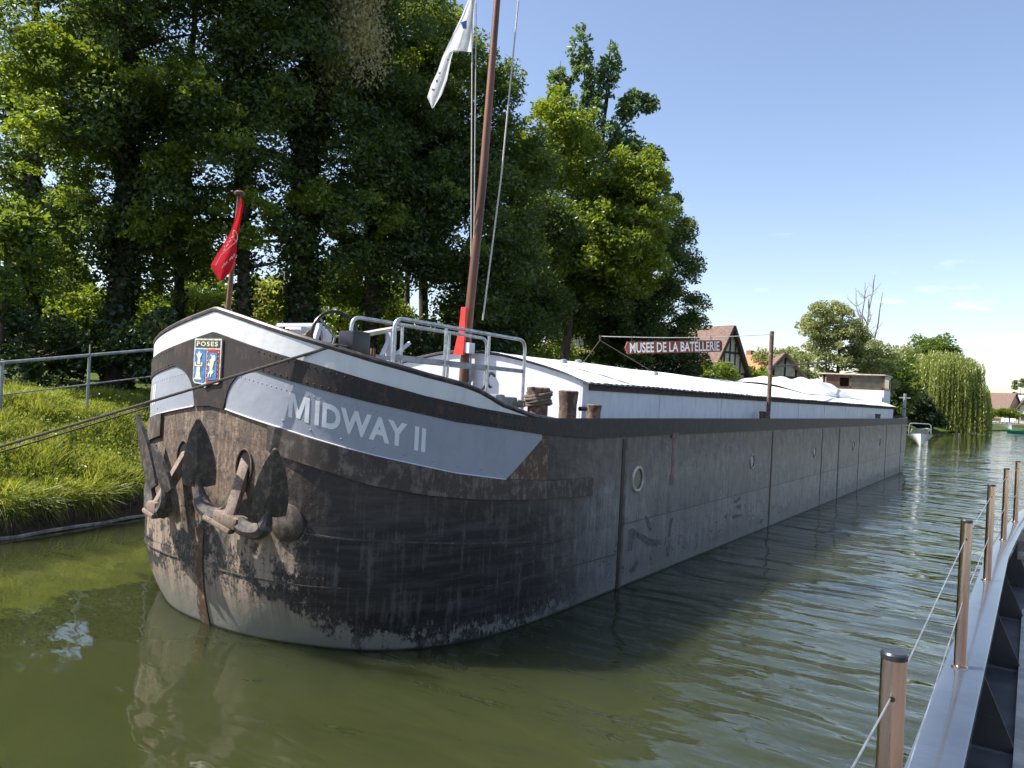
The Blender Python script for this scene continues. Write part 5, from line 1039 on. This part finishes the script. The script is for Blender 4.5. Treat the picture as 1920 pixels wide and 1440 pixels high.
# weeping willow
def willow(px, d, parts, label, strands):
    p = at_d(px, 800, d); t = thing('weeping_willow', (p.x, p.y, 0.4), label, 'tree', GF); C_, U_, V_ = [], [], []
    ells = [E(a, b, d + k, rx, rz) for a, b, rx, rz, k in parts]
    w = np.array([e[3] for e in ells]); w = w / w.sum()
    for _ in range(strands):
        e = ells[rng.choice(len(ells), p=w)]; q = unit(1)[0]; q[2] = abs(q[2]) * 0.9 + 0.0; f = rng.uniform(0.6, 1.03); x, y, z = e[0] + q[0] * e[3] * f, e[1] + q[1] * e[3] * f, e[2] + q[2] * e[5] * f
        r2 = math.hypot(q[0], q[1]); L = min(z - 0.15, rng.uniform(0.8, 1.6) + r2 ** 2 * rng.uniform(2.5, 8.5)); m = int(L / 0.16) + 4; s = np.linspace(0, 1, m)
        cx = x + q[0] * 0.5 * np.sin(s * 1.5) + rng.normal(0, 0.05, m); cy = y + q[1] * 0.5 * np.sin(s * 1.5) + rng.normal(0, 0.05, m); C_.append(np.stack([cx, cy, z - L * s], 1))
    C_ = np.concatenate(C_); n = len(C_); u, v = leaf_axes(n, 0.19, 1.6, 0.28); quads_object('crown', C_, u, v, 'leaf_willow', t)
    mb = MB(); b = Vector((p.x, p.y, 0.2))
    for e in ells: limb(mb, b, (e[0], e[1], e[2] + e[5] * 0.4), 0.4, 0.06, 0.1, 7, 8)
    mb.build('trunk', 'bark', t)
willow(1775, 112, [(1765, 690, 4.4, 3.0, 0), (1735, 715, 3.0, 2.2, 1), (1795, 695, 3.6, 2.4, 1), (1818, 735, 2.6, 1.8, -2), (1832, 755, 1.5, 1.4, -3)], 'large yellow green weeping willow trailing into the river on the right', 2300)

# motorboat and dinghy past the stern
def launch(c, rz, L, wd, h_, label, name='motorboat', cabin=True):
    c = Vector(c); t = thing(name, c, label, 'boat', 'small boats moored beyond the barge'); Q = Matrix.Rotation(rz, 3, 'Z'); P = lambda x, y, z: c + Q @ Vector((x, y, z))
    mb = MB()
    def hp(u, v):
        y = -L / 2 + L * u; tap = (1 - max(0, (0.45 - u) / 0.45) ** 2.0); zz = -0.15 + (h_ + 0.15 + 0.25 * (1 - u) ** 2) * abs(2 * v - 1) ** 0.55; x = (2 * v - 1); x = math.copysign(abs(x) ** 0.7, x) * wd / 2 * max(tap, 0.02); return P(x, y, zz)
    mb.grid(hp, 20, 16); mb.build('hull', 'gelcoat', t)
    mb = MB(); mb.grid(lambda u, v: P((2 * v - 1) * wd / 2 * max(1 - max(0, (0.45 - u) / 0.45) ** 2, 0.02) * 0.97, -L / 2 + L * u, h_ - 0.03 + 0.25 * (1 - u) ** 2), 20, 2); mb.build('deck', 'beige', t)
    if cabin:
        mb = MB(); mb.add([P(-wd * .36, -L * .12, h_), P(wd * .36, -L * .12, h_), P(wd * .36, L * .2, h_), P(-wd * .36, L * .2, h_), P(-wd * .28, 0, h_ + .55), P(wd * .28, 0, h_ + .55), P(wd * .3, L * .2, h_ + .6), P(-wd * .3, L * .2, h_ + .6)], [(0, 1, 5, 4), (1, 2, 6, 5), (2, 3, 7, 6), (3, 0, 4, 7), (4, 5, 6, 7)]); mb.build('windscreen', 'glass', t, smooth=False)
        mb = MB(); mb.tube(arc_pts([P(-wd * .4, L * .1, h_), P(-wd * .4, L * .1, h_ + 1.0), P(wd * .4, L * .1, h_ + 1.0), P(wd * .4, L * .1, h_)], 0.25), 0.035, 6); mb.build('arch', 'galv', t)
    return t
p = at_z(1718, 836, 0); launch((p.x, p.y + 2.0, 0), R(8), 5.0, 2.0, 0.75, 'white motorboat with arch moored just past the stern of the barge')
p = at_z(1738, 812, 0); launch((p.x + 0.5, 100, 0), R(20), 4.5, 1.8, 0.6, 'small white boat half hidden behind the motorboat under the dark shrub', cabin=False)
p = at_z(1920, 812, 0); launch((p.x + 0.3, 150, 0), R(70), 5.5, 1.9, 0.5, 'turquoise covered boat at the jetty on the right edge', 'covered_boat', cabin=False)
tb = [o for o in COL.objects if o.parent and o.parent.name.startswith('covered_boat')]
for o in tb: o.data.materials.clear(); o.data.materials.append(MAT['turquoise'])
# jetty with white chairs and a moored cabin cruiser
ja, jb = at_d(1838, 797, 158), at_d(1915, 798, 158); ja.z = jb.z = 1.0
jt = thing('jetty', (ja + jb) / 2, 'pale wooden jetty on dark posts right of the weeping willow', 'jetty'); mb = MB(); mb.bar(ja, jb + (jb - ja) * 0.5, 4.0, 0.45); mb.build('planking', 'jetty', jt, smooth=False)
for f in np.linspace(0.02, 1.4, 8): mb = MB(); q = ja.lerp(jb, f) + Vector((0, -1.7, -0.9)); mb.tube([q + Vector((0, 0, -0.6)), q + Vector((0, 0, 0.8))], 0.14, 8); mb.build('post', 'timber', jt)
mb = MB(); q = ja.lerp(jb, 0.7) + Vector((0, -1.2, -0.55)); mb.bar(ja + Vector((0, -0.8, -0.6)), jb + (jb - ja) * 0.5 + Vector((0, -0.8, -0.6)), 1.0, 0.7); mb.build('fascia', 'timber', jt, smooth=False)
ch = None
for i, px in enumerate((1880, 1888, 1897, 1901)):
    q = at_d(px, 790, 157); q.z = 1.23; lab = ('leftmost of the white garden chairs on the jetty', 'second white garden chair from the left on the jetty', 'third white garden chair from the left on the jetty', 'rightmost of the white garden chairs on the jetty')[i]
    if ch is None:
        ch = thing('garden_chair', q, lab, 'chair', 'white garden chairs on the jetty'); mb = MB(); mb.box(q + Vector((0, 0, 0.42)), (0.6, 0.55, 0.06)); mb.build('seat', 'gelcoat', ch, bevel=0.01); mb = MB(); mb.box(q + Vector((0, 0.27, 0.8)), (0.6, 0.06, 0.75)); mb.build('backrest', 'gelcoat', ch, bevel=0.01)
        for sx_ in (-1, 1):
            for sy_ in (-1, 1): mb = MB(); mb.tube([q + Vector((0.26 * sx_, 0.24 * sy_, 0)), q + Vector((0.26 * sx_, 0.24 * sy_, 0.4))], 0.03, 6); mb.build('leg', 'gelcoat', ch)
    else: c = copy_tree(ch); c.location = q; c['label'] = lab
q = at_d(1858, 795, 156); q.z = 0.0; launch((q.x, q.y - 3, 0), R(75), 7.5, 2.4, 1.0, 'cream cabin boat moored along the jetty beside the weeping willow', 'cabin_boat')
